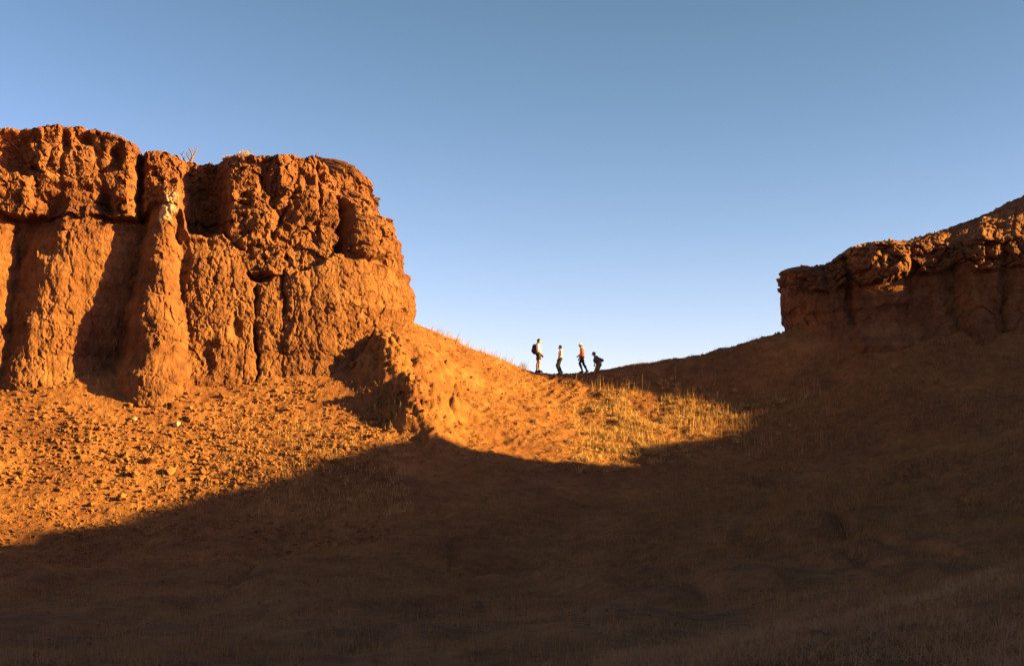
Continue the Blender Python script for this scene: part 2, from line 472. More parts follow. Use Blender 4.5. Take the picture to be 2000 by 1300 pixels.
def build_left_cliff():
    R = 5.0
    B = (-9.55, 67.9)
    d = np.array([0.977, 0.215]); nrm = np.array([0.215, -0.977])
    C = np.array(B) - nrm * R
    a0 = math.atan2(nrm[1], nrm[0])
    pts = [(-36.0, B[1] - (36.0 + B[0]) * 0.215 / 0.977), B] + arc(C[0], C[1], R, a0, math.radians(35)) + [(C[0] - 1.5 + 4.1, C[1] + 8)]
    st = 0.045
    s, x, y = wall_plan(pts, st)
    tx, ty = np.gradient(x), np.gradient(y)
    k = np.ones(41) / 41
    tx = np.convolve(np.pad(tx, 20, 'edge'), k, 'valid'); ty = np.convolve(np.pad(ty, 20, 'edge'), k, 'valid')
    ln = np.hypot(tx, ty); nx, ny = ty / ln, -tx / ln
    u = 1000 + x / y * F
    im = int(np.argmax(u))
    u[im:] = u[im] + (s[im:] - s[im]) / 0.0255
    print('left cliff u range', u[0], u[im])
    vtop = np.interp(u, [-600, -100, 0, 80, 170, 220, 262, 272, 285, 320, 360, 430, 500, 600, 660, 700, 1200],
                     [262, 250, 243, 239, 243, 254, 273, 283, 281, 282, 290, 295, 298, 301, 304, 306, 312])
    vtop = vtop - 11 + 3.0 * vnoise(u / 14.0, u * 0, seed=71) + 1.5 * vnoise(u / 4.0, u * 0, seed=72)
    vbot = np.full_like(u, 800.0)
    yr = np.minimum(y, 72.0)
    H = 12.6 / 255
    nv = 300
    f = np.linspace(0, 1, nv)[:, None]
    V = vbot[None] + (vtop - vbot)[None] * f
    U = np.broadcast_to(u[None], V.shape)
    Z = CAMZ + (HOR - V) / F * yr[None]
    X0 = np.broadcast_to(x[None], V.shape); Y0 = np.broadcast_to(y[None], V.shape)
    # wobble the lookup so that features are ragged
    Uw = U + 13 * fbm(X0 * 0.8, Z * 0.8, Y0 * 0.8, seed=101, oct=4) + 3 * vnoise(X0 * 4, Z * 4, Y0 * 4, seed=102)
    Vw = V + 17 * fbm(X0 * 0.8 + 30, Z * 0.8, Y0 * 0.8, seed=103, oct=4)
    off = np.zeros_like(V)
    # lean and the end's outline
    lean = -0.0016 * (745 - V)
    endv = np.interp(V, [300, 306, 314, 322, 345, 370, 400, 419, 427, 440, 470, 520, 535, 546, 560, 600, 640, 800],
                     [-4.4, -3.6, -2.9, -2.4, -1.85, -1.5, -1.1, -0.85, -0.35, -0.25, -0.08, 0.05, 0.0, -0.2, -0.1, 0, 0.1, 0.4])
    we = sstep(600, 730, U)
    off += lerp(lean, endv, we)
    off -= (1 - we) * 1.4 * np.clip((vtop[None] + 16 - V) / 16, 0, 1) ** 2.2
    # caprock and what lies under it
    ledge = np.interp(Uw, [-600, 0, 200, 262, 300, 355, 375, 440, 470, 500, 560, 640, 700, 760, 1200], [420, 410, 414, 424, 405, 405, 440, 446, 492, 545, 532, 503, 508, 530, 540])
    alc = sstep(350, 375, Uw) * (1 - sstep(425, 460, Uw))
    cap = 1 - sstep(-4 - 10 * alc, 4 + 14 * alc, Vw - ledge)
    capout = np.interp(Uw, [-600, 40, 255, 266, 285, 345, 366, 424, 452, 500, 560, 640, 760, 1200], [0.1, 0.12, 0.2, -0.1, -0.45, -0.6, -1.9, -1.8, 0.2, 0.3, 0.25, 0.1, 0.0, 0.0])
    off += cap * capout
    under = (Vw > ledge) * np.clip(1 - (Vw - ledge) / 20, 0, 1)
    off -= under * np.interp(Uw, [-600, 0, 60, 70, 262, 300, 360, 480, 500, 555, 560, 640, 1200], [0.2, 0.15, 0.1, 0.4, 0.35, 0.0, 0.0, 0.1, 0.35, 0.3, 0.1, 0.04, 0.02])
    # lower wall: one continuous face with buttresses and hollows
    g = np.clip((Vw - 410) / 335, 0, 1)
    low = 1 - cap
    def smax(a_, b_, k_):
        h_ = np.clip(0.5 + 0.5 * (b_ - a_) / k_, 0, 1)
        return lerp(a_, b_, h_) + k_ * h_ * (1 - h_)
    right = 0.15 + 0.2 * bumpf(Uw, 432, 66) + 0.10 * bumpf(Uw, 527, 30) + 0.42 * bumpf(Uw, 690, 136) ** 0.8
    right = np.where(Uw > 690, 0.6, right)
    P = lerp(-1.5, right, sstep(300, 372, Uw))
    # broad buttress on the left: flat towards the sun, turning away on its west side
    e1 = lerp(95, 12, g); w1 = Uw - e1
    left = np.where(w1 > 0, 0.15 - 0.0085 * np.clip(w1 - 60, 0, None), 0.15) - 2.0 * np.clip((38 - w1) / 95, 0, 1) ** 1.5
    left = np.where(Uw > 330, -9, left)
    P = smax(P, left, 0.25)
    P = smax(P, -1.6 + 1.7 * bumpf(Uw, -75, 100), 0.2)
    P = smax(P, -1.6 + 1.9 * bumpf(Uw, -260, 120), 0.2)
    # the tapering buttress in the middle
    top2 = sstep(386, 420, Vw)
    c2 = lerp(326, 306, g); hw = lerp(40, 98, g ** 1.25)
    e2 = np.clip(1 - np.abs((Uw - c2) / hw) ** np.where(Uw < c2, 2.6, 1.8), 0, 1)
    P2 = -1.5 + (1.95 + 1.35 * g ** 1.1) * e2 ** 0.85
    P = np.where(top2 > 0, lerp(P, smax(P, P2, 0.3), top2), P)
    wl_ = np.where((Uw > 288) & (Uw < 356), sstep(390, 420, Vw), low)
    off += wl_ * P * (1 - 0.5 * we)
    off += wl_ * we * 0.4 * np.exp(-((Vw - 585) / 38) ** 2)
    off += 0.6 * np.clip((Vw - 690) / 60, 0, 1) ** 1.5 * (1 - we)
    # cracks, clefts, holes
    def crack(c, w, v0, v1, depth, sl=0.0):
        return depth * gauss(Uw + (Vw - 0.5 * (v0 + v1)) * sl, c, w) * sstep(v0 - 8, v0 + 8, Vw) * (1 - sstep(v1 - 10, v1 + 10, Vw))
    def pit(c, v, w, h_, depth):
        return depth * np.exp(-(np.abs((Uw - c) / w) ** 3 + np.abs((Vw - v) / h_) ** 3))
    Uk = 7 * vnoise(Vw / 38.0, Vw * 0, seed=77)
    Uw = Uw + Uk
    off -= crack(498, 3.5, 545, 760, 0.45) * (0.55 + 0.6 * vnoise(Vw / 25.0, Vw * 0, seed=78)) + crack(557, 3.5, 520, 610, 0.3)
    Uw = Uw - Uk
    off -= 0 + crack(275, 7, 270, 425, 1.1) + crack(630, 4, 300, 420, 0.3)
    off -= crack(560, 6, 330, 470, 0.22, 0.3) + crack(115, 6, 300, 400, 0.2) + crack(200, 7, 280, 400, 0.2, -0.3) + crack(60, 7, 260, 420, 0.22) + crack(515, 6, 300, 380, 0.18)
    sl = Uw + (Vw - 440) * 0.16
    off -= 2.2 * sstep(664, 670, sl) * (1 - sstep(684, 690, sl)) * sstep(375, 392, Vw) * (1 - sstep(490, 502, Vw))
    off += 0.75 * bumpf(Uw, 722, 33) ** 0.7 * sstep(365, 400, Vw) * (1 - sstep(495, 512, Vw))
    off -= pit(508, 541, 24, 9, 0.7) + pit(398, 474, 40, 18, 0.45) + pit(15, 290, 34, 38, 0.9) + pit(228, 300, 17, 18, 0.8) + pit(205, 385, 18, 26, 0.7)
    off -= pit(92, 390, 22, 26, 0.7) + pit(165, 268, 15, 12, 0.6) + pit(125, 275, 9, 22, 0.5) + pit(560, 425, 16, 18, 0.5) + pit(540, 390, 10, 12, 0.4) + pit(600, 345, 16, 14, 0.5)
    off -= pit(640, 330, 8, 14, 0.5) + pit(475, 380, 14, 10, 0.35) + pit(620, 450, 9, 20, 0.35) + pit(100, 480, 22, 20, 0.3) + pit(400, 700, 18, 30, 0.3) + pit(460, 640, 10, 18, 0.25)
    # the pale knob over the buttress
    off += 0.9 * np.exp(-(np.abs((Uw - 338) / 30) ** 4 + np.abs((Vw - 385) / 34) ** 4))
    # stone texture
    nx3, ny3, nz3 = X0 + 0 * Z, Y0 + 0 * Z, Z
    wob = 0.45 * fbm(nx3 * 0.9, nz3 * 0.9, ny3 * 0.9, seed=130, oct=4)
    wob2 = 0.45 * fbm(nx3 * 0.9 + 40, nz3 * 0.9, ny3 * 0.9, seed=133, oct=4)
    fA = worley(nx3 * 0.55 + wob, nz3 * 0.62 + wob2, ny3 * 0.55, seed=120)
    fB = worley(nx3 * 1.25 + wob, nz3 * 1.25 + wob2, ny3 * 1.25, seed=140)
    fC = worley(nx3 * 2.9 + wob, nz3 * 2.7 + wob2, ny3 * 2.9, seed=150)
    fD = worley(nx3 * 6.2 + wob * 2, nz3 * 6.0 + wob2 * 2, ny3 * 6.2, seed=156)
    amp = 0.55 + 0.9 * np.clip(0.5 + fbm(nx3 * 0.35, nz3 * 0.5, ny3 * 0.35, seed=158, oct=2), 0, 1)
    edge = lambda f_, k_: np.clip((f_[1] - f_[0]) * k_, 0, 1) ** 0.5
    blocks = 0.4 * (fA[2] - 0.5) + 0.5 * fA[3] + 0.14 * edge(fA, 7) + amp * (0.26 * (fB[2] - 0.5) + 0.36 * fB[3] + 0.08 * edge(fB, 7))
    blocks += amp * (0.15 * (fC[2] - 0.5) + 0.22 * fC[3] + 0.05 * edge(fC, 7)) + 0.06 * (fD[2] - 0.5) + 0.08 * fD[3]
    strata = 0.14 * vnoise(nz3 * 3.1 + 0.4 * wob, nx3 * 0.25, seed=166) + 0.05 * vnoise(nz3 * 7.0 + wob, nx3 * 0.4, seed=167)
    off += cap * 0.62 * lerp(1.0, 0.25 + 0.45 * sstep(305, 370, V), we) * (blocks + strata - 0.3)
    fE = worley(nx3 * 1.7 + wob, nz3 * 1.1 + wob2, ny3 * 1.7, seed=160)
    mk = sstep(-0.25, 0.35, fbm(nx3 * 0.55, nz3 * 0.4, ny3 * 0.55, seed=168, oct=3))
    run = 1 - np.abs(fbm(nx3 * 1.5 + 0.9 * wob, nz3 * 0.35 + 0.4 * wob2, ny3 * 1.5, seed=169, oct=4))
    lowt = 0.15 * fbm(nx3 * 0.7, nz3 * 0.35, ny3 * 0.7, seed=170, oct=3) - 0.075 * np.clip((run - 0.72) / 0.28, 0, 1) ** 1.5
    lowt += (0.45 + 0.85 * mk) * (0.07 * (fE[2] - 0.5) + 0.13 * fE[3] + 0.045 * (fC[2] - 0.5) + 0.08 * fC[3]) + (0.5 + 0.5 * mk) * (0.035 * (fD[2] - 0.5) + 0.05 * fD[3])
    lowt -= 0.10 * np.clip(0.07 - np.abs(fbm(nx3 * 0.9, nz3 * 0.7, ny3 * 0.9, seed=175, oct=5)), 0, 1) / 0.07
    lowt += 0.05 * vnoise(nz3 * 2.2 + 0.5 * wob, nx3 * 0.2, seed=176) + 0.03 * vnoise(nz3 * 5.5 + 0.5 * wob, nx3 * 0.3, seed=177)
    off += (1 - cap) * lowt * lerp(0.85, 0.7, we)
    off += 0.05 * fbm(nx3 * 7, nz3 * 5, ny3 * 7, seed=180, oct=3, gain=0.7)
    cid = fB[2]
    Xw = X0 + nx[None] * off; Yw = Y0 + ny[None] * off
    Zw = Z + 0.16 * cap * (cid - 0.5) * (1 - f ** 8) + 0.45 * we * (1 - sstep(312, 350, V)) * (blocks - 0.35)
    # the top: back from the rim to a spine
    nb = 40
    g = np.linspace(0, 1, nb + 1)[1:, None]
    sx = np.interp(s, [0, s[im] * 0.75, s[-1]], [-38, -14.5, -11.5]); sy = np.interp(s, [0, s[im] * 0.75, s[-1]], [76, 78, 81])
    zt = Zw[-1]
    Xb = lerp(Xw[-1][None], sx[None], g ** 1.5); Yb = lerp(Yw[-1][None], sy[None], g ** 1.5)
    Zb = zt[None] - 1.2 * g + 0.18 * fbm(Xb * 0.9, Yb * 0.9, seed=190) * np.minimum(1, g * 6)
    # behind the spine it falls to the ground at the back
    Xd = sx[None] + 0 * g[:3]; Yd = sy[None] + np.array([[3], [7], [10]]); Zd = np.vstack([zt - 4, zt - 9, zt * 0 + 0.0])
    XA = np.vstack([Xw, Xb, Xd]); YA = np.vstack([Yw, Yb, Yd]); ZA = np.vstack([Zw, Zb, Zd])
    me = mesh_np('cliff', np.stack([XA, YA, ZA], -1).reshape(-1, 3), grid_faces(*XA.shape), smooth=False)
    tag(link('cliff', me, M_CLIFF), 'tall sunlit red rock cliff with a crumbly top on the left', kind='structure')
    return XA[:nv], YA[:nv], ZA[:nv]

LC = build_left_cliff()

def build_right_cliff():
    R = 2.6
    C = (16.75, 75.2)
    pts = [(C[0] - R + 1.2, C[1] + 6)] + arc(C[0], C[1], R, math.radians(165), math.radians(266)) + [(23.5, 71.9), (27.5, 71.0), (40.0, 69.0)]
    s, x, y = wall_plan(pts, 0.06)
    tx, ty = np.gradient(x), np.gradient(y)
    k = np.ones(31) / 31
    tx = np.convolve(np.pad(tx, 15, 'edge'), k, 'valid'); ty = np.convolve(np.pad(ty, 15, 'edge'), k, 'valid')
    ln = np.hypot(tx, ty); nx, ny = ty / ln, -tx / ln
    u = 1000 + x / y * F
    im = int(np.argmin(u)); u[:im] = u[im] - (s[im] - s[:im]) / 0.026
    print('right cliff u min', u[im], 'y', y[im])
    vtop = np.interp(u, [1300, 1548, 1562, 1600, 1632, 1642, 1665, 1700, 1750, 1790, 1850, 1920, 2000, 2400],
                     [520, 519, 515, 510, 500, 489, 479, 474, 477, 468, 462, 458, 452, 440])
    vtop = vtop + 2.5 * vnoise(u / 12, u * 0, seed=271) + 1.2 * vnoise(u / 4, u * 0, seed=272)
    yr = np.minimum(y, 75.0)
    nv = 150
    f = np.linspace(0, 1, nv)[:, None]
    V = 700 + (vtop - 700)[None] * f
    U = np.broadcast_to(u[None], V.shape)
    Z = CAMZ + (HOR - V) / F * yr[None]
    X0 = np.broadcast_to(x[None], V.shape); Y0 = np.broadcast_to(y[None], V.shape)
    Uw = U + 22 * fbm(X0 * 0.7, Z * 0.7, Y0 * 0.7, seed=201); Vw = V + 18 * fbm(X0 * 0.7 + 9, Z * 0.7, Y0 * 0.7, seed=203)
    we = 1 - sstep(1570, 1680, U)
    off = lerp(-0.003 * (640 - V), np.interp(V, [516, 524, 534, 545, 560, 575, 590, 605, 618, 640, 700], [-0.8, -0.38, -0.22, -0.24, -0.02, 0.02, 0.04, 0.0, -0.2, -0.28, -0.2]), we)
    off -= 0.6 * np.clip((vtop[None] + 10 - V) / 10, 0, 1) ** 2
    off += (1 - we) * 1.3 * np.clip((V - 605) / 75, 0, 1) ** 1.6
    cap = 1 - sstep(-5, 5, Vw - np.interp(Uw, [1500, 1640, 1720, 1800, 2000, 2400], [560, 565, 555, 530, 520, 515]))
    off += cap * np.interp(Uw, [1500, 1600, 1640, 1690, 1700, 1770, 1785, 2400], [0.0, 0.03, 0.2, 0.35, 0.9, 0.9, 0.3, 0.3])
    off -= 0.45 * gauss(Uw, 1655, 8) * (1 - sstep(600, 650, V)) + 0.3 * gauss(Uw, 1612, 7) * (1 - sstep(560, 600, V)) + 0.35 * gauss(Uw, 1870, 16) + 0.3 * gauss(Uw, 1960, 14)
    off += 0.4 * bumpf(Uw, 1720, 60) + 0.35 * bumpf(Uw, 1915, 45)
    off -= 0.18 * gauss(Vw, np.interp(Uw, [1670, 1780], [616, 592]), 6) * sstep(1660, 1690, Uw) * (1 - sstep(1780, 1840, Uw))
    wob = 0.35 * fbm(X0, Z, Y0, seed=230, oct=3)
    f1, f2, cid, tl = worley(X0 * 1.3 + wob, Z * 1.5 + wob, Y0 * 1.3, seed=240)
    f1b, f2b, cidb, tlb = worley(X0 * 3.1 + wob, Z * 3.4, Y0 * 3.1, seed=250)
    off += (0.22 + 0.78 * cap) * (0.12 * np.clip((f2 - f1) * 4, 0, 1) + 0.35 * (cid - 0.5) + 0.4 * tl + 0.06 * np.clip((f2b - f1b) * 4, 0, 1) + 0.16 * (cidb - 0.5) + 0.18 * tlb) - 0.15
    off += 0.05 * fbm(X0 * 5, Z * 4, Y0 * 5, seed=280, oct=3)
    Xw = X0 + nx[None] * off; Yw = Y0 + ny[None] * off
    # slope above the rim up to the dark hill behind
    nb = 110
    g = np.linspace(0, 1, nb + 1)[1:, None]
    us = np.interp(u, [1300, 1548, 1700, 2000, 2400], [1590, 1600, 1730, 2010, 2420])
    vsil = np.interp(us, [1500, 1700, 1770, 1800, 1850, 1900, 1950, 2000, 2100, 2430], [560, 500, 474, 463, 448, 428, 405, 382, 345, 240])
    sx = (us - 1000) / F * 77.5; sy = 77.5 + 0 * us; sz = CAMZ + (HOR - vsil) / F * 77.5
    Xb = lerp(Xw[-1][None], sx[None], g ** 1.2); Yb = lerp(Yw[-1][None], sy[None], g ** 1.2)
    Zb = lerp(Z[-1][None], sz[None], g ** 1.2)
    ed = np.minimum(1, g * 8) * (1 - 0.45 * g)
    Zb = Zb + ed * (0.30 * fbm(Xb * 0.8, Yb * 0.8, seed=290, oct=5, gain=0.6) + 0.20 * fbm(Xb * 3.0, Yb * 3.0, seed=295, oct=3, gain=0.7)) - 0.35 * np.sin(np.pi * g) * (us[None] > 5000)
    Xd = np.vstack([sx, sx, sx]); Yd = np.vstack([sy + 3, sy + 9, sy + 16]); Zd = np.vstack([sz - 1.2, sz - 6, sz * 0])
    XA = np.vstack([Xw, Xb, Xd]); YA = np.vstack([Yw, Yb, Yd]); ZA = np.vstack([Z, Zb, Zd])
    me = mesh_np('cliff', np.stack([XA, YA, ZA], -1).reshape(-1, 3), grid_faces(*XA.shape), smooth=False)
    tag(link('cliff', me, M_CLIFF), 'low dark rock cliff on the right with the hill slope above it', kind='structure')
    return (Xw[-1], Yw[-1], Z[-1]), (Xb, Yb, Zb)

RC_RIM, RC_TOP = build_right_cliff()
# ------------------------------------------------------------------ loose rocks
def hull_rock(seed, n=13, flat=0.75):
    r = np.random.default_rng(seed)
    p = r.normal(size=(n, 3)); p /= np.linalg.norm(p, axis=1)[:, None]
    p *= r.uniform(0.75, 1.1, (n, 1)) * np.array([1.0, r.uniform(0.65, 0.95), flat * r.uniform(0.75, 1.0)])
    bm = bmesh.new()
    for c in p: bm.verts.new(c)
    res = bmesh.ops.convex_hull(bm, input=bm.verts)
    bmesh.ops.delete(bm, geom=[g for g in res['geom_interior'] if isinstance(g, bmesh.types.BMVert)], context='VERTS')
    bmesh.ops.triangulate(bm, faces=bm.faces)
    bm.verts.index_update()
    v = np.array([x.co[:] for x in bm.verts]); f = np.array([[x.index for x in fc.verts] for fc in bm.faces])
    bm.free()
    return v, f

ROCKS = [hull_rock(300 + i) for i in range(14)]
ROCK_ME = []
for i, (v, f) in enumerate(ROCKS):
    m_ = mesh_np('rock', v * 0.5, f, smooth=False)
    m_.materials.append(M_STONE)
    ROCK_ME.append(m_)

def put_rock(x, y, size, label, group=None, z=None, material=None, i=None, sink=0.12, flat=1.0, name='rock'):
    i = int(RNG.integers(len(ROCK_ME))) if i is None else i
    me_ = ROCK_ME[i]
    if material is not None:
        me_ = me_.copy(); me_.materials[0] = material
    o = link(name, me_)
    z = float(ground_z(x, y)) if z is None else z
    o.location = (x, y, z + size * (0.5 * 0.62 * flat - sink))
    o.scale = (size, size, size * flat)
    o.rotation_euler = (RNG.uniform(-0.4, 0.4), RNG.uniform(-0.4, 0.4), RNG.uniform(0, 6.28))
    tag(o, label, 'rock', group)
    return o

def at_pixel(u, v, y0=12.0, y1=80.0):
    """where the line of sight through (u, v) meets the ground"""
    Yl = np.arange(y0, y1, 0.03)
    x = (u - 1000) / F * Yl; z = CAMZ + (HOR - v) / F * Yl
    i = int(np.argmax(ground_z(x, Yl) > z))
    return float(x[i]), float(Yl[i])

# single stones that the photograph singles out
for (u, v, sz, lab, mt) in (
        (346, 832, 0.52, 'pale white stone lying in the middle of the sunlit rubble slope', M_PALE),
        (262, 822, 0.36, 'pale sandy stone on the rubble to the left of the white stone', M_PALE),
        (730, 855, 0.46, 'orange block catching the sun alone in the dark hollow below the spur', None),
        (652, 872, 0.38, 'small lit rock at the shadow edge left of the orange block', None),
        (690, 716, 0.62, 'squared block in the shade of the upper spur near the cliff foot', None),
        (766, 712, 0.5, 'upright rock perched on the broken edge of the upper spur', None),
        (752, 668, 0.55, 'rounded lump on the highest point of the spur under the cliff corner', None),
        (800, 745, 0.6, 'knobbly rock on the lower crest of the spur', None),
        (778, 775, 0.45, 'rock on the dark side of the spur below the knobbly rock', None),
        (826, 806, 0.4, 'small rock on the bright bank at the nose of the spur', None),
        (298, 905, 0.75, 'large angular boulder low on the sunlit rubble slope', None),
        (335, 925, 0.6, 'dark sided boulder just below the large angular boulder', None),
        (262, 930, 0.55, 'flat topped boulder to the lower left of the large angular boulder', None),
        (238, 975, 0.55, 'reddish boulder beside the shadow edge at the bottom of the rubble', None),
        (160, 895, 0.5, 'wedge shaped boulder in the left part of the rubble slope', None),
        (345, 795, 0.6, 'low broad slab under the foot of the tapering buttress', None)):
    x, y = at_pixel(u, v)
    put_rock(x, y, sz, lab, material=mt, name='boulder' if sz > 0.45 else 'rock')

# rubble that can be told apart one by one
n = 0
while n < 235:
    u = RNG.uniform(-10, 640); v = RNG.uniform(765, 1020)
    dens = 0.25 + 0.75 * math.exp(-(((u - 310) / 170) ** 2 + ((v - 870) / 75) ** 2))
    if v > 1035 - 0.24 * u or RNG.random() > dens: continue
    x, y = at_pixel(u, v)
    if v > 975 - 0.24 * u: zone = ('red rock low on the rubble slope close to the shadow edge', 'rocks along the shadow edge')
    elif v < 815: zone = ('red rock high on the rubble slope just under the cliff foot', 'rocks just under the cliff foot')
    elif u < 180: zone = ('red rock in the middle of the rubble slope at the left border', 'rocks at the left border')
    elif u < 420: zone = ('red rock in the densest middle of the rubble below the tapering buttress', 'rocks in the middle of the rubble')
    else: zone = ('red rock in the grassier right part of the rubble towards the spur', 'rocks towards the spur')
    put_rock(x, y, float(np.clip(RNG.lognormal(-1.45, 0.36), 0.14, 0.5)), zone[0], zone[1], flat=RNG.uniform(0.7, 1.1))
    n += 1
n = 0
while n < 26:
    u = RNG.uniform(1215, 1540); x = (u - 1000) / F * 74.2; y = RNG.uniform(73.7, 74.3)
    put_rock(x, y, RNG.uniform(0.12, 0.3), 'small dark clod on the skyline of the saddle between the walkers and the right cliff', 'clods along the saddle skyline', sink=0.2)
    n += 1
# pale stones that catch the last sun on the slope above the right cliff
XB, YB, ZB = RC_TOP
cnt = 0
for k in range(400):
    i = int(RNG.integers(2, 80)); j = int(RNG.integers(0, XB.shape[1]))
    u, v = proj(XB[i, j], YB[i, j], ZB[i, j])
    if 1860 < u < 2010 and 410 < v < 470 and cnt < 14:
        put_rock(float(XB[i, j]), float(YB[i, j]), RNG.uniform(0.14, 0.3), 'small pale stone on the slope above the right cliff', 'pale stones above the right cliff', z=float(ZB[i, j]), material=M_PALE)
        cnt += 1

def scatter_stones(name, label, xs, ys, zs, sizes, material):
    vs_, fs_ = [], []
    base = 0
    for k, (v, f) in enumerate(ROCKS):
        idx = np.arange(k, len(xs), len(ROCKS))
        m = len(idx)
        a_ = RNG.uniform(0, 6.28, m); b_ = RNG.uniform(-0.6, 0.6, m)
        ca, sa, cb, sb = np.cos(a_), np.sin(a_), np.cos(b_), np.sin(b_)
        vv = v[None] * (sizes[idx] * 0.5)[:, None, None]
        x = vv[..., 0]; y = vv[..., 1] * cb[:, None] - vv[..., 2] * sb[:, None]; z = vv[..., 1] * sb[:, None] + vv[..., 2] * cb[:, None]
        X = x * ca[:, None] - y * sa[:, None]; Y = x * sa[:, None] + y * ca[:, None]
        out = np.stack([X + xs[idx][:, None], Y + ys[idx][:, None], z + zs[idx][:, None] + 0.12 * sizes[idx][:, None]], -1).reshape(-1, 3)
        ff = (f[None] + (np.arange(m) * len(v))[:, None, None]).reshape(-1, 3) + base
        vs_.append(out); fs_.append(ff); base += len(out)
    me_ = mesh_np(name, np.concatenate(vs_), np.concatenate(fs_), smooth=False)
    return tag(link(name, me_, material), label, kind='stuff')

def region(nmax, poly_bounds, keep):
    """random ground points seen inside a pixel window, thinned by keep(u, v, x, y)"""
    u0, u1, v0, v1, Y0, Y1 = poly_bounds
    m = nmax * 6
    y = RNG.uniform(Y0, Y1, m)
    x = (RNG.uniform(u0, u1, m) - 1000) / F * y
    z = ground_z(x, y)
    u, v = proj(x, y, z)
    k = (v > v0) & (v < v1) & (RNG.random(m) < keep(u, v, x, y))
    i = np.nonzero(k)[0][:nmax]
    return x[i], y[i], z[i], u[i], v[i]

x, y, z, u, v = region(8500, (-60, 760, 740, 1100, 50, 69), lambda u, v, x, y: np.clip(0.3 + 0.7 * fbm(x * 0.5, y * 0.5, seed=500) + 0.5 * np.exp(-((v - 880) / 80) ** 2), 0.05, 1))
scatter_stones('rubble', 'loose red rubble and gravel on the talus below the left cliff', x, y, z, np.clip(RNG.lognormal(-2.2, 0.5, len(x)), 0.04, 0.32), M_STONE)
x, y, z, u, v = region(3200, (660, 1560, 600, 930, 60, 74.4), lambda u, v, x, y: np.clip(0.25 + 0.9 * fbm(x * 0.7, y * 0.7, seed=510) + 0.8 * np.exp(-((u - 770) / 60) ** 2), 0.03, 1))
scatter_stones('rubble', 'small clods and stones on the spur and saddle slopes', x, y, z, np.clip(RNG.lognormal(-2.5, 0.4, len(x)), 0.04, 0.25), M_STONE)
x, y, z, u, v = region(1500, (-60, 2060, 1000, 1320, 12, 52), lambda u, v, x, y: 0.5 + 0 * u)
scatter_stones('rubble', 'scattered stones on the shaded foreground', x, y, z, np.clip(RNG.lognormal(-2.8, 0.4, len(x)), 0.03, 0.16), M_STONE)
ii = RNG.integers(0, XB.shape[0], 1500); jj = RNG.integers(0, XB.shape[1], 1500)
scatter_stones('rubble', 'broken stones on the rim and slope above the right cliff', XB[ii, jj], YB[ii, jj], ZB[ii, jj], np.clip(RNG.lognormal(-2.2, 0.5, 1500), 0.06, 0.45), M_STONE)

# ------------------------------------------------------------------ dry grass
def blades(name, label, x, y, z, h, w, material, lean=0.35, wind=(0.0, 0.0), per=1, spread=0.1):
    """thin tapering bent blades, a few to each tuft"""
    if per > 1:
        x = np.repeat(x, per) + RNG.normal(0, spread, len(x) * per); y = np.repeat(y, per) + RNG.normal(0, spread, len(y) * per)
        z = np.repeat(z, per); h = np.repeat(h, per)
    m = len(x)
    h = h * RNG.uniform(0.55, 1.15, m)
    a_ = RNG.uniform(0, 6.28, m)
    l1 = RNG.normal(0, lean, m); l2 = l1 * RNG.uniform(1.5, 2.6, m)
    dx, dy = np.cos(a_), np.sin(a_)
    b_ = RNG.uniform(0, 3.14, m); wx, wy = np.cos(b_) * w * 0.5, np.sin(b_) * w * 0.5
    P0 = np.stack([x, y, z - 0.03], -1)
    P1 = P0 + np.stack([(dx * l1 * 0.5 + wind[0] * 0.3) * h, (dy * l1 * 0.5 + wind[1] * 0.3) * h, 0.55 * h], -1)
    P2 = P0 + np.stack([(dx * l2 * 0.5 + wind[0]) * h, (dy * l2 * 0.5 + wind[1]) * h, h * (1 - 0.15 * np.abs(l2))], -1)
    S = np.stack([wx, wy, 0 * wx], -1)
    V_ = np.stack([P0 - S, P0 + S, P1 - S * 0.75, P1 + S * 0.75, P2], 1).reshape(-1, 3)
    i = (np.arange(m) * 5)[:, None]
    Fs = np.concatenate([i + np.array([[0, 1, 3]]), i + np.array([[0, 3, 2]]), i + np.array([[2, 3, 4]])])
    me_ = mesh_np(name, V_, Fs, smooth=False)
    return tag(link(name, me_, material), label, kind='stuff')

def hs(nn, m_, s_):
    return np.clip(RNG.normal(m_, s_, nn), 0.05, None)

# the grassy gully head by the walkers
def tuft_field(nmax, window, keep, mean, sd, per, spread, label, width=0.02, lean=0.8):
    x, y, z, u, v = region(nmax, window, keep)
    blades('dry_grass', label, x, y, z, hs(len(x), mean, sd), width, M_STRAW, per=per, spread=spread, lean=lean)
tuft_field(1150, (1110, 1640, 740, 925, 60, 73.4),
    lambda u, v, x, y: np.clip(np.exp(-((u - 1215) / 75) ** 2 - ((v - 845) / 60) ** 2) + 0.7 * np.exp(-((u - 1330) / 130) ** 2 - ((v - 805) / 40) ** 2), 0, 1) * np.clip(0.4 + 2.6 * fbm(x * 0.9, y * 0.9, seed=520), 0.03, 1),
    0.22, 0.08, 26, 0.09, 'clumps of straw coloured grass in the sunlit gully head', 0.032)
tuft_field(330, (1120, 1620, 742, 900, 62, 73.2), lambda u, v, x, y: np.clip(0.35 + 1.4 * fbm(x * 0.8, y * 0.8, seed=525), 0.03, 1),
    0.58, 0.2, 4, 0.12, 'tall thin stalks standing in the gully below the walkers', 0.014, 0.14)
